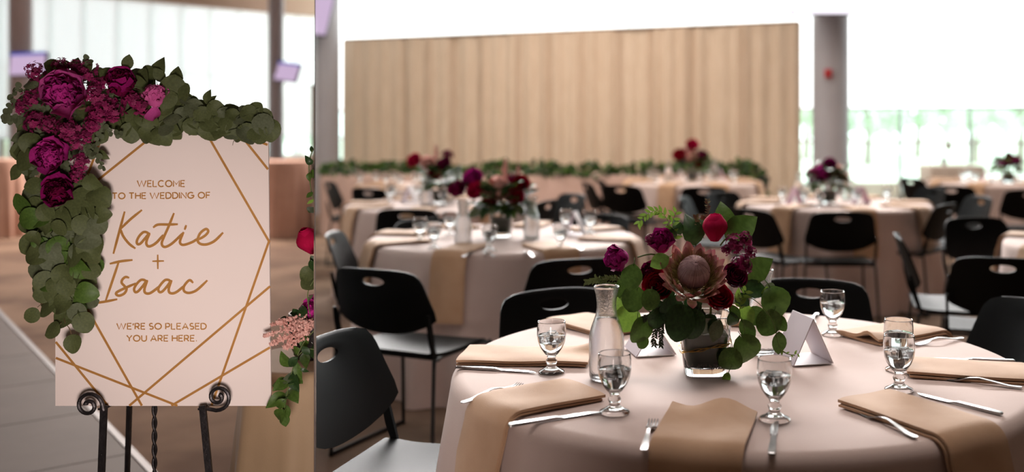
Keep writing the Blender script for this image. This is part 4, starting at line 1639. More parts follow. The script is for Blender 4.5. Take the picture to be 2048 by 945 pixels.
def make_fork(seed=0):
    """lies along +y, handle end at the origin"""
    t = thing('fork', '-', 'fork', group='dinner forks')

    def zz(y):
        return .004 + .010 * math.sin(min(1, max(0, (y - .05) / .10)) * PI) - .0045 * max(0, (y - .15) / .05) + (.006 * max(0, (y - .175) / .025) ** 2)
    prof = [(0, .004), (.004, .0068), (.03, .0070), (.07, .0050), (.10, .0030), (.125, .0034), (.138, .0085), (.147, .0112), (.158, .0115)]
    b = MB()
    for y, w in prof:
        for dx, dz in ((-w, -.0012), (w, -.0012), (w, .0012), (-w, .0012)):
            b.v.append((dx, y, zz(y) + dz))
    for i in range(len(prof) - 1):
        for j in range(4):
            a, c = i * 4 + j, i * 4 + (j + 1) % 4
            b.f.append((a, c, c + 4, a + 4))
    b.f += [(3, 2, 1, 0), tuple(range(len(prof) * 4 - 4, len(prof) * 4))]
    b.build('handle', M_silver, t, sharp=45)
    for i in range(4):
        x = -.0095 + .0063 * i
        MB().tube([(x, y, zz(y)) for y in (.155, .165, .175, .185, .195, .203)], [.0021, .002, .0019, .0018, .0016, .0009], 6, flat=.7).build('tine', M_silver, t)
    return t


def make_knife():
    t = thing('knife', '-', 'knife', group='dinner knives')

    def bar(name, rows):
        b = MB()
        for y, x0, x1, h in rows:
            for x, z in ((x0, .001), (x1, .001), (x1, .001 + h), (x0, .001 + h)):
                b.v.append((x, y, z))
        for i in range(len(rows) - 1):
            for j in range(4):
                a, c = i * 4 + j, i * 4 + (j + 1) % 4
                b.f.append((a, c, c + 4, a + 4))
        b.f += [(3, 2, 1, 0), tuple(range(len(rows) * 4 - 4, len(rows) * 4))]
        return b.build(name, M_silver, t, sharp=40)
    bar('handle', [(0, -.005, .005, .004), (.003, -.0072, .0072, .006), (.03, -.0072, .0072, .006), (.08, -.0058, .0058, .006), (.112, -.0050, .0050, .006)])
    bar('blade', [(.112, -.0050, .0050, .005), (.120, -.0035, .0045, .004), (.128, -.0085, .0060, .002), (.16, -.0105, .0062, .002), (.195, -.009, .0062, .002), (.214, -.003, .0058, .0015), (.222, .004, .0052, .001)])
    return t


PROTO = {}


def place(kind, make, loc, rz, label, group=None):
    if kind not in PROTO:
        PROTO[kind] = o = make()
        o.location = loc
        o.rotation_euler = (0, 0, rz)
        o['label'] = label
        if group:
            o['group'] = group
        return o
    return dup(PROTO[kind], loc, rz, label, group)


def flat_from_px(kind, make, a, b_, label, z=TZ + .0015):
    """lay a piece of cutlery from its handle end to its tip"""
    pa, pb = G(a[0], a[1], TZ), G(b_[0], b_[1], TZ)
    d = pb - pa
    return place(kind, make, (pa.x, pa.y, z), math.atan2(d.y, d.x) - PI / 2, label)


# -------- the nearest table
c1 = T[1][0]
for ang, r0, hang, kw, lb in [
    (-103, .50, .42, dict(w=.185, wave=.010, seed=1), 'wavy ended tan napkin in the middle front of the nearest table'),
    (-143, .515, .42, dict(w=.18, seed=2), 'tan napkin hanging over the left front of the nearest table'),
    (177, .40, 0, dict(w=.185, loop=.018, seed=3), 'tan napkin with a looped end behind the left goblet'),
    (-58, .465, .42, dict(w=.175, seed=4), 'tan napkin hanging over the right front of the nearest table'),
    (-13, .44, .3, dict(w=.18, seed=5), 'tan napkin at the right side, between fork and knife'),
    (33, .46, .3, dict(w=.175, loop=.02, seed=6), 'tan napkin with a curled end at the right back of the nearest table'),
    (78, .45, .3, dict(w=.18, seed=7), 'tan napkin at the back, beside the tent card'),
    (131, .45, .3, dict(w=.17, seed=8), 'tan napkin behind the carafe on the nearest table')]:
    put_napkin(make_napkin(r0, hang, lb, **kw), c1, ang)
for (px, py), lb in [((1103, 747), 'ice water goblet before the napkin with the looped end'), ((1229, 827), 'goblet in front of the carafe, over the left front napkin'), ((1549, 841), 'goblet in the middle front, above the upright knife'),
                     ((1798, 782), 'front one of two goblets in line at the right'), ((1797, 742), 'rear one of two goblets in line at the right'), ((1665, 671), 'goblet at the back right before the black chair')]:
    p = G(px, py, TZ)
    place('goblet', make_goblet, (p.x, p.y, TZ + .001), R.uniform(0, 6), lb)
for (px, py), lb in [((1213, 760), 'tall misted carafe of water left of the protea bouquet'), ((1524, 708), 'carafe of water half hidden behind the leaves of the protea bouquet')]:
    p = G(px, py, TZ)
    place('carafe', make_carafe, (p.x, p.y, TZ + .001), 0, lb)
for a, b_, lb in [((1287, 907), (1311, 834), 'fork left of the wavy ended napkin'), ((924, 811), (1060, 767), 'fork tucked behind the left front napkin, tines showing'), ((1832, 881), (1708, 821), 'fork on the right front napkin edge'),
                  ((2044, 780), (1886, 760), 'fork between the two right napkins'), ((1926, 680), (1834, 692), 'fork before the curled napkin at the right back'), ((1634, 630), (1621, 654), 'fork at the back, left of the back right goblet')]:
    flat_from_px('fork', make_fork, a, b_, lb)
for a, b_, lb in [((1543, 914), (1552, 849), 'knife upright below the middle front goblet'), ((1018, 856), (1197, 828), 'knife in front of the left front napkin'), ((912, 738), (1060, 747), 'knife in front of the napkin with the looped end'),
                  ((2004, 833), (1856, 796), 'knife right of the right front napkin'), ((2030, 726), (1900, 721), 'knife behind the right side napkin'), ((1147, 652), (1188, 662), 'knife lying behind the misted carafe')]:
    flat_from_px('knife', make_knife, a, b_, lb)


def tent_card(loc, rz, label, w=.12, d=.10, h=.135, m=None):
    """three sided card: two leaning faces and a base"""
    t = thing('tent_card', label, 'card', loc, rz, 'white tent cards')

    def slab(name, p0, p1, m):
        p0, p1 = Vector(p0), Vector(p1)
        n = Vector((-(p1 - p0).z, 0, (p1 - p0).x)).normalized() * .0012
        b = MB()
        for y in (-d / 2, d / 2):
            b.v += [tuple(Vector((q_.x, y, q_.z))) for q_ in (p0 - n, p1 - n, p1 + n, p0 + n)]
        b.f = [(0, 1, 2, 3), (7, 6, 5, 4), (0, 4, 5, 1), (1, 5, 6, 2), (2, 6, 7, 3), (3, 7, 4, 0)]
        b.build(name, m, t, smooth=False)
    slab('left_face', (-w / 2, 0, .003), (0, 0, h), m or M_cardback)
    slab('right_face', (w / 2, 0, .003), (0, 0, h), m or M_card)
    slab('base', (-w / 2 + .004, 0, .003), (w / 2 - .004, 0, .003), M_card)
    return t


p = G(1606, 722, TZ)
tent_card((p.x, p.y, TZ + .001), .26, 'white tent card open towards us, right of the bouquet', .115, .13, .125)
p = G(1300, 705, TZ)
tent_card((p.x, p.y, TZ + .001), .25, 'white tent card half hidden left of the bouquet vase', .115, .13, .09)


# -------- bouquet with the king protea
def make_vase(t, detailed=True):
    def sq(rad, z, k, n):
        out = []
        for i in range(n):
            a = 2 * PI * i / n + PI / n
            c, s = math.cos(a), math.sin(a)
            p = 5.0
            r = rad / (abs(c) ** p + abs(s) ** p) ** (1 / p)
            out.append((r * c, r * s, z))
        return out
    n = 40

    def stack(rows):
        b = MB()
        for r, z in rows:
            b.v += sq(r, z, 0, n)
        for j in range(len(rows) - 1):
            for i in range(n):
                a, c = j * n + i, j * n + (i + 1) % n
                b.f.append((a, c, c + n, a + n))
        b.f.append(tuple(range(n))[::-1])
        b.f.append(tuple(range((len(rows) - 1) * n, len(rows) * n)))
        return b
    g = stack([(.050, .001), (.053, .004), (.056, .03), (.062, .09), (.068, .15), (.069, .155), (.066, .155), (.059, .09), (.0525, .03), (.048, .022), (.002, .020)])
    g.build('vase', M_glass, t, sharp=50)
    w = stack([(.0465, .0235), (.051, .04), (.0585, .095), (.0600, .105), (.0560, .11), (.002, .11)])
    w.build('leaf_wrap', M_lining, t, sharp=50, label='dark leaf lining inside the glass')
    if detailed:
        q = random.Random(5)
        b = MB()
        for i in range(150):
            a = q.uniform(0, 2 * PI)
            e = max(abs(math.cos(a)), abs(math.sin(a)))
            r = .0488 / e * .99
            r = min(r, .0575)
            b.join(OCT, Matrix.Translation((r * math.cos(a) * .985, r * math.sin(a) * .985, q.uniform(.024, .036))) @ Matrix.Rotation(q.uniform(0, 6), 4, (1, .5, .2)) @ Matrix.Scale(.0027, 4))
        b.build('pebbles', M_pebble, t, smooth=False, kind='stuff')
        for k in range(3):
            pts = []
            for i in range(49):
                a = 2 * PI * i / 48
                c, s = math.cos(a), math.sin(a)
                r = (.0645 + .0018 * k * .5) / (abs(c) ** 5 + abs(s) ** 5) ** .2
                pts.append((r * c, r * s, .075 + .014 * c + .0022 * math.sin(8 * a + k * 2.1) + .002 * k))
            MB().tube(pts, .0011, 5, cap=False).build('gold_wire', M_goldwire, t, label='twisted gold wire round the vase')


VD = 2.585
vb = G(1409, 747, TZ)
bq = thing('protea_bouquet', 'bouquet with a king protea and dark red roses in a square glass vase', 'flowers', (vb.x, vb.y, TZ + .001))
bo = Vector((vb.x, vb.y, TZ + .001))
make_vase(bq)
bq.children[0]


def BP(px, py, off=0.0):
    """point of the bouquet; off is how far it stands in front of the vase axis"""
    return P(px, py, vb.y - off) - bo


# protea
pc = BP(1386, 552, .085)
pa_, pe1, pe2 = basis((.06, -.76, .66))
Bm = Matrix.Identity(4)
px_ = Vector((1, 0, 0))
px_ = (px_ - pa_ * px_.dot(pa_)).normalized()
py_ = pa_.cross(px_)
for i in range(3):
    Bm[i][0], Bm[i][1], Bm[i][2] = px_[i], py_[i], pa_[i]
prot = MB().lathe([(r_ * .9, z_) for r_, z_ in [(.012, -.055), (.030, -.045), (.040, -.02), (.0455, .0), (.0465, .015), (.0435, .033), (.035, .049), (.022, .059), (.008, .064), (.0005, .065)]], 40).build('protea', M_cone, bq, label='king protea with a silvery pink cone', sharp=None)
prot.matrix_basis = Matrix.Translation(pc) @ Bm @ Matrix.Scale(.92, 4)
q = random.Random(9)
b = MB()
cone = [(.0455, .0), (.0475, .015), (.0450, .033), (.0365, .050), (.0235, .0605), (.009, .066), (.002, .0665)]
for i in range(230):
    a = 2.39996 * i + q.uniform(-.05, .05)
    k0 = q.choice([0, 0, 0, 0, 1])
    end = len(cone) - q.choice([0, 0, 1, 1, 2])
    pts = [(r * .93 * math.cos(a), r * .93 * math.sin(a), z) for r, z in cone[k0:end]]
    b.tube(pts, [.00075] * len(pts), 3)
b.build('styles', M_style, prot, smooth=False, kind='stuff')
b = MB()
for i in range(240):
    a = q.uniform(0, 2 * PI)
    r0, r1 = q.uniform(.040, .048), q.uniform(.056, .072)
    z0 = q.uniform(-.02, .0)
    b.tube([(r0 * math.cos(a), r0 * math.sin(a), z0), (r1 * math.cos(a + .1), r1 * math.sin(a + .1), z0 + q.uniform(.02, .035))], [.0008, .0004], 3)
b.build('bristles', mat('protea_bristle', '8A7F3A', .7, 'A08F5A', 30), prot, smooth=False, kind='stuff')


def bract(seed):
    qq = random.Random(seed)
    rows = [(0, .12), (.2, .14), (.45, .175), (.65, .18), (.82, .13), (.94, .06), (1, .012)]
    b = MB()
    for t, w in rows:
        for s in (-1, -.5, 0, .5, 1):
            b.v.append((s * w, t, .30 * s * s * w + .30 * t * t - (.14 * max(0, t - .8)) + .01 * qq.uniform(-1, 1)))
    for j in range(len(rows) - 1):
        for i in range(4):
            a = j * 5 + i
            b.f.append((a, a + 1, a + 6, a + 5))
    return b.mesh('bract', M_bract)


br = [bract(i) for i in range(3)]
for rg, (n, op, r0, z0, L) in enumerate([(14, .62, .046, -.035, .066), (16, .78, .044, -.042, .082), (15, .95, .038, -.048, .086), (13, 1.15, .032, -.052, .078)]):
    for i in range(n):
        th = 2 * PI * (i + .5 * rg) / n + q.uniform(-.08, .08)
        rd = Vector((math.cos(th), math.sin(th), 0))
        o_ = op + q.uniform(-.1, .1)
        d = rd * math.sin(o_) + Vector((0, 0, 1)) * math.cos(o_)
        n_ = -rd * math.cos(o_) + Vector((0, 0, 1)) * math.sin(o_)
        link('bract', q.choice(br), prot, frame(rd * r0 + Vector((0, 0, z0)), d, n_, L * q.uniform(.9, 1.08)))

peony(bq, BP(1241, 516, .03), .043, (-.65, -.7, .15), MAG_D, MAG, 21, label='magenta peony on the far left', rings=((8, .3), (7, .6)))
peony(bq, BP(1323, 492, .02), .041, (-.2, -.6, .75), MAG_D, MAG_D, 22, label='magenta peony beside the protea', rings=((8, .3), (8, .7)))
rose(bq, BP(1429, 482, .03), .034, (.03, -.12, 1), CRIM, 23, label='upright crimson rosebud', bud=True)
rose(bq, BP(1428, 604, .055), .035, (.3, -.7, .6), RED, 24, label='open dark red rose')
rose(bq, BP(1322, 575, .03), .036, (-.3, -.8, .3), RED, 25, label='dark red rose under the peony')
peony(bq, BP(1302, 545, .02), .028, (-.3, -.8, .2), MAG_DK, MAG_DK, 27, separate=False, label='small burgundy bloom')
rose(bq, BP(1462, 560, .04), .030, (.3, -.7, .5), MAG_DK, 26, label='burgundy rose in the shade', separate=False)
for i, (x, y, r) in enumerate([(1470, 488, 22), (1490, 478, 16), (1483, 530, 24), (1470, 545, 16), (1500, 505, 14), (1452, 500, 12), (1300, 480, 12)]):
    blossom_cluster(bq, BP(x, y, .035), r * .00128, (.3, -.8, .4), BLOSSOM, 85, .22, 40 + i)
link('bud', wrap_petal(.002, .005, .03, 3.0, 0, 0, 0, .008).mesh('bud', PINK), bq, Matrix.Translation(BP(1499, 500, .02)) @ Matrix.Rotation(.15, 4, 'Y'))
RL = [  # base, tip, kind, material, offset, width
    (1452, 478, 1516, 433, 'long', GREEN_M, .0, 1.75), (1449, 462, 1447, 402, 'long', GREEN_M, -.02, 1.75), (1392, 492, 1380, 430, 'long', GREEN_K, -.01, 1.75), (1405, 470, 1400, 435, 'oval', GREEN_K, -.03, 1.0),
    (1486, 556, 1546, 518, 'long', GREEN_M, .01, 1.75), (1480, 575, 1538, 583, 'oval', GREEN_K, .02, 1.0), (1538, 572, 1566, 640, 'oval', GREEN_M, .02, 1.35), (1535, 590, 1545, 566, 'round', GREEN_G, -.01, .9),
    (1548, 625, 1524, 672, 'round', GREEN_M, .03, .95), (1555, 636, 1568, 660, 'round', GREEN_M, .0, .95), (1558, 664, 1559, 712, 'oval', GREEN_M, .04, .95), (1484, 676, 1505, 732, 'round', GREEN_M, .06, .95), (1462, 700, 1460, 750, 'round', GREEN_M, .07, .92),
    (1457, 745, 1448, 772, 'oval', GREEN_Y, .06, .9), (1482, 640, 1510, 684, 'oval', GREEN_M, .05, .85), (1483, 608, 1506, 654, 'oval', GREEN_Y, .03, 1.0), (1500, 620, 1530, 650, 'round', GREEN_M, .02, .9), (1530, 600, 1535, 575, 'oval', GREEN_Y, .01, 1.3),
    (1268, 528, 1258, 584, 'oval', GREEN_M, .07, 1.25), (1338, 514, 1300, 533, 'oval', mat('leaf_fresh', '5F7A33', .45, '6C8A3C', 9, translucent=.2), .09, 1.2), (1304, 582, 1297, 622, 'round', GREEN_M, .10, .95), (1275, 578, 1256, 625, 'round', GREEN_M, .05, .95),
    (1290, 640, 1272, 686, 'round', GREEN_M, .06, .9), (1268, 620, 1240, 660, 'round', GREEN_Y, .03, 1.05), (1292, 676, 1276, 697, 'round', GREEN_M, .06, .9), (1246, 588, 1236, 628, 'oval', GREEN_Y, .0, 1.0), (1250, 560, 1244, 600, 'round', GREEN_M, .01, .8),
    (1365, 615, 1352, 685, 'round', GREEN_K, .085, .85), (1350, 600, 1335, 655, 'round', GREEN_K, .08, .85), (1395, 625, 1375, 680, 'round', GREEN_K, .08, .8), (1322, 625, 1300, 655, 'round', GREEN_K, .07, .9), (1440, 640, 1424, 686, 'oval', GREEN_G, .085, .9),
    (1462, 625, 1470, 660, 'oval', GREEN_K, .075, 1.0), (1310, 600, 1330, 640, 'oval', GREEN_K, .05, 1.0), (1345, 575, 1325, 610, 'oval', GREEN_K, .06, 1.0), (1470, 590, 1500, 612, 'oval', GREEN_K, .05, 1.0), (1380, 600, 1400, 640, 'oval', GREEN_K, .06, 1.0),
    (1350, 480, 1335, 455, 'oval', GREEN_K, .0, 1.0), (1362, 470, 1350, 440, 'oval', GREEN_K, .0, 1.0), (1410, 505, 1425, 520, 'oval', GREEN_K, .04, 1.0), (1460, 610, 1480, 640, 'oval', GREEN_M, .06, .9), (1474, 600, 1478, 575, 'long', GREEN_Y, .06, 1.0),
    (1290, 560, 1270, 545, 'oval', GREEN_K, .02, 1.0), (1500, 560, 1520, 545, 'oval', GREEN_K, -.02, 1.0), (1355, 620, 1380, 650, 'oval', GREEN_K, .05, 1.2), (1430, 630, 1405, 665, 'oval', GREEN_K, .06, 1.2), (1300, 575, 1335, 590, 'oval', GREEN_K, .04, 1.2), (1400, 590, 1370, 620, 'oval', GREEN_K, .05, 1.3)]
for bx, by, tx, ty, kd, m, off, wd in RL:
    put_leaf(bq, BP(bx, by, off), BP(tx, ty, off + R.uniform(-.015, .02)), kd, m, (R.uniform(-.35, .35), -1, R.uniform(.0, .5)), None, wd)
for pts, r in [([(1470, 600), (1500, 596), (1530, 620), (1548, 650), (1562, 700), (1590, 712)], .0011), ([(1455, 610), (1485, 640), (1490, 680)], .001), ([(1450, 640), (1462, 680), (1466, 720), (1455, 750)], .001),
               ([(1300, 570), (1280, 600), (1275, 640)], .001), ([(1345, 540), (1310, 510), (1275, 515)], .0022), ([(1430, 560), (1430, 520)], .003), ([(1340, 590), (1325, 610), (1318, 650), (1322, 690)], .001),
               ([(1390, 640), (1395, 600), (1390, 560)], .003), ([(1420, 650), (1422, 610)], .003), ([(1370, 650), (1350, 590)], .003), ([(1400, 700), (1405, 620)], .003)]:
    MB().tube(spline([BP(x, y, .05) for x, y in pts], 5), r, 5).build('stem', M_stem, bq)
sprig(bq, [BP(x, y, .0) for x, y in [(1345, 470), (1335, 440), (1318, 422), (1296, 428), (1278, 445)]], GREEN_Y, 'long', .020, 22, 'jasmine_sprig', 1)
sprig(bq, [BP(x, y, .01) for x, y in [(1350, 480), (1345, 450), (1352, 425)]], GREEN_Y, 'long', .022, 10, 'jasmine_sprig', 2)
sprig(bq, [BP(x, y, .06) for x, y in [(1480, 620), (1482, 600), (1492, 582)]], GREEN_Y, 'long', .020, 10, 'jasmine_sprig', 3)
sprig(bq, [BP(x, y, .05) for x, y in [(1562, 700), (1580, 710), (1595, 708)]], GREEN_Y, 'long', .012, 5, 'jasmine_sprig', 4)
for i, pts in enumerate([[(1250, 560), (1225, 556), (1198, 560), (1172, 564)], [(1240, 570), (1215, 570), (1190, 556)]]):
    sprig(bq, [BP(x, y, -.03) for x, y in pts], mat('cedar', '5E6B3B', .7), 'long', .012, 44, 'cedar_sprig', 10 + i)
for i, pts in enumerate([[(1420, 470), (1416, 440), (1415, 400)], [(1405, 470), (1395, 445), (1392, 432)], [(1425, 460), (1412, 440), (1405, 435)]]):
    sprig(bq, [BP(x, y, -.02) for x, y in pts], mat('dried_sprig', '7D7455', .8), 'long', .009, 40, 'seed_sprig', 20 + i)
for i, pts in enumerate([[(1350, 610), (1330, 640), (1312, 660), (1308, 690)], [(1345, 620), (1325, 650), (1322, 690)], [(1340, 600), (1310, 625), (1285, 640)], [(1420, 640), (1400, 625), (1385, 610)], [(1370, 640), (1350, 630), (1335, 625)]]):
    sprig(bq, [BP(x, y, .06) for x, y in pts], mat('rosemary', '2E3524', .7), 'long', .012, 40, 'rosemary_sprig', 30 + i)


# -------- bouquets on the tables further back (flowers joined: only blurred shapes can be seen)
def far_bouquet(c, z, label, flowers, seed, leafn=46, sc=1.0):
    leafn = int(leafn * 1.7)
    q = random.Random(seed)
    t = thing('table_bouquet', label, 'flowers', (c[0], c[1], z), 0, 'bouquets on the tables behind')
    make_vase(t, False)
    for kd, dx, dz, off, r, m in flowers:
        p = Vector((dx * sc, -off * sc, dz * sc))
        ax = (dx * 2, -.8, .5)
        if kd == 'peony':
            peony(t, p, r * sc, ax, m, m, q.randrange(999), ((8, .4), (8, .8)), separate=False)
        elif kd == 'rose':
            rose(t, p, r * sc, ax, m, q.randrange(999), separate=False)
        elif kd == 'plume':
            plume(t, [p, p + Vector((dx * .1, 0, r * 2.2))], r * .5, m, 150, q.randrange(99), size=.006)
        else:
            blossom_cluster(t, p, r * sc, ax, m, 40, .26, q.randrange(99))
    for i in range(leafn):
        a = q.uniform(0, 2 * PI)
        up = q.uniform(-.5, .9)
        base = Vector((.07 * math.cos(a), .07 * math.sin(a), .19 + .05 * up)) * sc
        d = Vector((math.cos(a), math.sin(a), up))
        base += d * q.uniform(-.03, .075)
        link('leaf', leaf_me(q.choice(['oval', 'round', 'oval']), q.choice([GREEN_M, GREEN_M, GREEN_K, GREEN_K, GREEN_D]), q.randrange(4)), t, frame(base, d, Vector((0, -.4, 1)), q.uniform(.06, .1)))
    return t


k2 = 5.65 / F


def top(px, py):
    p = G(px, py, TZ)
    return (p.x, p.y)


far_bouquet(top(1003, 474), TZ + .001, 'bouquet of plum peonies, red roses and blush plumes on the second table',
            [('peony', -.235, .27, .03, .055, MAG_DK), ('peony', -.15, .325, .02, .058, MAG_D), ('rose', -.12, .25, .07, .05, CRIM), ('peony', .0, .27, .08, .07, BLUSHF), ('plume', .02, .33, .0, .05, BLUSHF),
             ('plume', .09, .3, .02, .045, BLUSHF), ('rose', .08, .22, .07, .05, RED), ('rose', .11, .29, .03, .045, RED), ('cluster', .06, .33, .0, .04, MAG_DK), ('rose', -.05, .2, .06, .04, RED)], 1, 80)
far_bouquet(top(880, 408), TZ + .001, 'bouquet with a red bloom at its left, on the left table behind the second one',
            [('rose', -.18, .33, .03, .055, CRIM), ('peony', -.08, .32, .05, .06, BLUSHF), ('peony', .04, .3, .05, .06, MAG_DK), ('rose', -.02, .22, .07, .055, RED), ('cluster', .06, .38, .0, .06, MAG_DK), ('plume', -.03, .36, .0, .05, BLUSHF)], 2, 60)
far_bouquet(top(1657, 408), TZ + .001, 'bouquet with a magenta peony in the middle, on the table by the pillar',
            [('peony', -.05, .24, .06, .07, MAG), ('rose', -.13, .22, .03, .05, PINK), ('peony', .06, .25, .04, .06, BLUSHF), ('rose', .0, .3, .02, .05, MAG_D), ('cluster', .13, .22, .03, .05, BLUSHF)], 3, 60)
far_bouquet(top(1384, 364), TZ + .001, 'bouquet of burgundy and red before the curtain',
            [('peony', -.02, .26, .06, .085, BLUSHF), ('rose', .0, .38, .02, .065, CRIM), ('peony', .1, .27, .04, .075, MAG_DK), ('rose', -.13, .27, .04, .07, RED), ('peony', .05, .2, .07, .06, RED), ('cluster', -.08, .32, 0, .06, MAG_DK)], 4, 60)
far_bouquet(top(2016, 366), TZ + .001, 'small bouquet of plum flowers on the table by the bright window',
            [('peony', -.03, .22, .05, .06, MAG_D), ('peony', .06, .24, .04, .055, MAG_D), ('rose', .0, .27, .0, .045, MAG_DK), ('cluster', -.09, .2, .03, .04, MAG)], 5, 30)

# -------- goblets, carafes, napkins and cards on the tables behind
NUM = ['first', 'second', 'third', 'fourth', 'fifth', 'sixth', 'seventh', 'eighth', 'ninth']


def row_of(kind, make, pts, noun, tname):
    pts = sorted(pts)
    for i, (px, py) in enumerate(pts):
        x, y = top(px, py)
        place(kind, make, (x, y, TZ + .001), i * 1.3, '%s %s from the left on %s' % (NUM[i], noun, tname))


row_of('goblet', make_goblet, [(840, 486), (868, 498), (900, 471), (979, 503), (1133, 466), (1121, 500), (1180, 469)], 'goblet', T[2][1])
row_of('carafe', make_carafe, [(926, 491), (1063, 478)], 'carafe', T[2][1])
row_of('goblet', make_goblet, [(1565, 407), (1608, 412), (1716, 413), (1706, 404), (1775, 406), (1640, 415)], 'goblet', T[3][1])
row_of('carafe', make_carafe, [(1598, 402), (1692, 400)], 'carafe', T[3][1])
row_of('goblet', make_goblet, [(1300, 363), (1312, 368), (1403, 366), (1465, 362), (1470, 368), (1420, 360)], 'goblet', T[4][1])
row_of('carafe', make_carafe, [(1337, 366), (1428, 358)], 'carafe', T[4][1])
row_of('goblet', make_goblet, [(779, 404), (786, 399), (884, 403), (886, 412), (835, 398)], 'goblet', T[5][1])
row_of('carafe', make_carafe, [(852, 412), (900, 404)], 'carafe', T[5][1])
row_of('goblet', make_goblet, [(752, 368), (772, 372), (788, 368), (830, 371), (800, 374), (720, 368)], 'goblet', T[6][1])
row_of('goblet', make_goblet, [(1927, 366), (1950, 369), (1937, 362), (1985, 364), (2040, 367)], 'goblet', T[7][1])
for (px, py, lb) in [(1590, 410, 'blush tent card left of the magenta bouquet'), (1722, 408, 'blush tent card right of the magenta bouquet')]:
    x, y = top(px, py)
    tent_card((x, y, TZ + .001), .3, lb + ' on the table by the pillar', m=M_pinkcard)
for (px, py, lb) in [(1360, 366, 'white tent card left of the burgundy bouquet on the far table'), (1440, 363, 'blush tent card right of the burgundy bouquet on the far table'), (1975, 366, 'blush tent card on the table by the bright window'),
                     (820, 405, 'white tent card on the left table behind the second one'), (1150, 470, 'white tent card at the back of the second table')]:
    x, y = top(px, py)
    tent_card((x, y, TZ + .001), -.2, lb, m=M_pinkcard if 'blush' in lb else None)
nap_a = make_napkin(.46, .30, 'tan napkin hanging at the front of the second table, left of centre', w=.18, seed=11)
put_napkin(nap_a, T[2][0], -104)
nap_b = make_napkin(.46, .12, 'tan napkin over the front edge of the second table, right of centre', w=.18, seed=12)
put_napkin(nap_b, T[2][0], -62)
CL = {-150: 'left front', 168: 'left', 125: 'left back', 80: 'back', 35: 'right back', -15: 'right', -104: 'front left', -62: 'front right'}
for k, (c, nm, rz) in T.items():
    if k == 1:
        continue
    for a, w in CL.items():
        if k == 2 and a in (-104, -62):
            continue
        src = nap_a if a in (-150, -15, 168) or (k != 2 and a in (-62,)) else nap_b
        if a == -104:
            src = nap_a
        aa = a + {2: 0, 3: 18, 4: -10, 5: 8, 6: -14, 7: 22, 8: 160}[k]
        dup(src, (c.x, c.y, TZ + .001), math.radians(aa), 'tan napkin on the %s of %s' % (w, nm), 'folded tan napkins')
for a, b_, lb in [((990, 517), (960, 503), 'fork right of the hanging napkin on the second table'), ((1068, 516), (1040, 502), 'fork left of the right front napkin on the second table')]:
    flat_from_px('fork', make_fork, a, b_, lb)
for a, b_, lb in [((925, 517), (955, 500), 'knife right of the hanging napkin on the second table'), ((1165, 503), (1140, 492), 'knife right of the right front napkin on the second table')]:
    flat_from_px('knife', make_knife, a, b_, lb)

# -------- head table: garland and goblets
hg = thing('greenery_garland', 'leafy green garland along the front edge of the head table', 'garland', (0, hy0, .77))
q = random.Random(77)
pts = []
for i in range(60):
    f = i / 59
    pts.append((hx0 + .05 + (hx1 - hx0 - .02) * f, .02 + .03 * math.sin(9 * f), .05 + .02 * math.sin(17 * f)))
pts += [(hx1 + .06, -.06, .0), (hx1 + .1, -.08, -.1), (hx1 + .12, -.09, -.25)]
MB().tube(pts, .012, 6).build('stem', M_stem_br, hg)
near = []
far = {m.name: MB() for m in (GREEN_K, GREEN_M)}
for i in range(1300):
    f = q.random() ** 1.0
    k = min(len(pts) - 2, int(f * (len(pts) - 1)))
    p = Vector(pts[k]).lerp(Vector(pts[k + 1]), q.random())
    bulge = 1 + .5 * math.sin(k * .9) + (.6 if k > 50 else 0)
    d = Vector((q.uniform(-1, 1), q.uniform(-.8, .5), q.uniform(-.7, .9))).normalized()
    m = q.choice([GREEN_K, GREEN_M])
    far[m.name].join(raw(leaf_me('oval', m, i % 3)), frame(p + d * .04 * bulge, d, Vector((q.uniform(-1, 1), -1, q.uniform(-.5, 1))), q.uniform(.05, .09) * (.8 + .25 * bulge)))
for m in (GREEN_K, GREEN_M):
    far[m.name].build('foliage', m, hg, kind='stuff')
for i, px in enumerate([643, 707, 766, 792, 980, 1304]):
    x = (px - PX) / F * 12.95
    place('goblet', make_goblet, (x, 12.95, .762), i, '%s goblet from the left on the head table' % NUM[i], 'goblets on the head table')

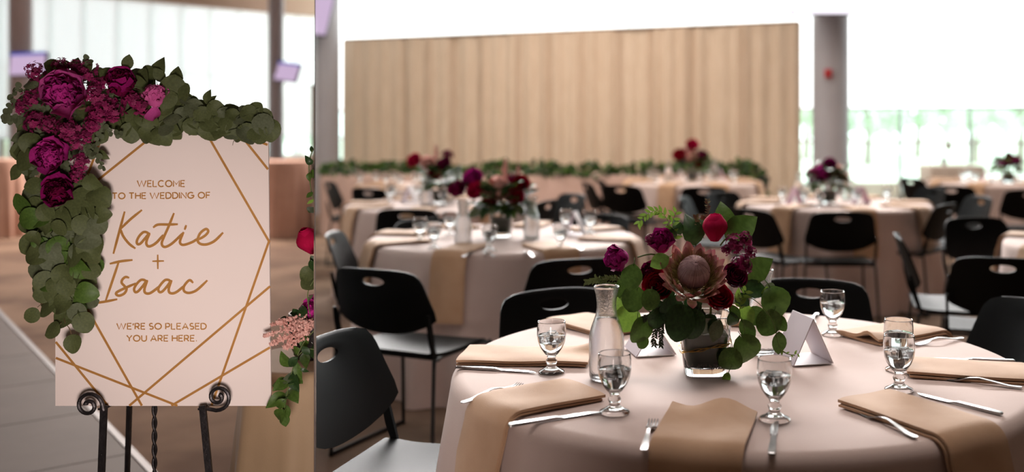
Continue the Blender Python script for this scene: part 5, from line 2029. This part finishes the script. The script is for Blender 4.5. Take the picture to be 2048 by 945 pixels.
# -------- pale draped stand by the bright window with a small vase
p = P(1903, 331, 13.15)
ws = thing('window_stand', 'pale draped stand in front of the bright window', 'table', (p.x, 13.15, 0))
rect_cloth(-.34, .34, -.22, .22, p.z, .012, 18, .02).build('linen', mat('pale_linen', 'D3C2B4', .85, 'CBB9AA', 4), ws)
MB().box((0, 0, p.z - .025), (.64, .4, .02)).build('tabletop', M_wood, ws, smooth=False)
for sx in (-1, 1):
    for sy in (-1, 1):
        MB().tube([(sx * .28, sy * .16, 0), (sx * .28, sy * .16, p.z - .03)], .014, 6).build('leg', M_blackmetal, ws)
bv = thing('bud_vase', 'small vase with a tan bloom on the pale draped stand', 'vase', (P(1888, 331, 13.15).x, 13.15, p.z + .001))
MB().lathe([(.022, 0), (.03, .02), (.034, .05), (.024, .085), (.013, .11), (.017, .13)], 20).build('bottle', mat('mauve_glass', '7E4A58', .2), bv)
MB().tube([(0, 0, .1), (.01, 0, .16), (.035, 0, .21)], .003, 5).build('stem', M_stem, bv)
peony(bv, (.05, 0, .23), .055, (.3, -.8, .4), mat('petal_tan', 'B98557', .6, 'A87348', 30), None, 61, separate=False)

# ---------------------------------------------------------------- the partition ends whatever would reach through it
bpy.context.view_layer.update()
pn = Vector((1, -PD, 0)).normalized()
for o in list(S.objects):
    if o.type != 'MESH':
        continue
    sd = SIDES.get(o.name)
    if sd is None:
        continue
    sg = 1 if sd == 'R' else -1
    mw = o.matrix_world
    ds = [sg * (mw @ Vector(c)).dot(pn) for c in o.bound_box]
    if min(ds) > .003:
        continue
    pts = [sg * (mw @ v.co).dot(pn) for v in o.data.vertices]
    if min(pts) > .003:
        continue
    if max(pts) <= .003:
        bpy.data.objects.remove(o)
        continue
    me = o.data.copy()
    o.data = me
    bm = bmesh.new()
    bm.from_mesh(me)
    inv = mw.inverted()
    co = inv @ (pn * sg * .003)
    no = (mw.to_3x3().transposed() @ (pn * sg)).normalized()
    bmesh.ops.bisect_plane(bm, geom=bm.verts[:] + bm.edges[:] + bm.faces[:], plane_co=co, plane_no=no, clear_inner=True)
    bm.to_mesh(me)
    bm.free()
    if len(me.polygons) == 0:
        bpy.data.objects.remove(o)
for o in [o for o in S.objects if o.type == 'EMPTY' and o.parent is None]:
    if not o.children:
        bpy.data.objects.remove(o)
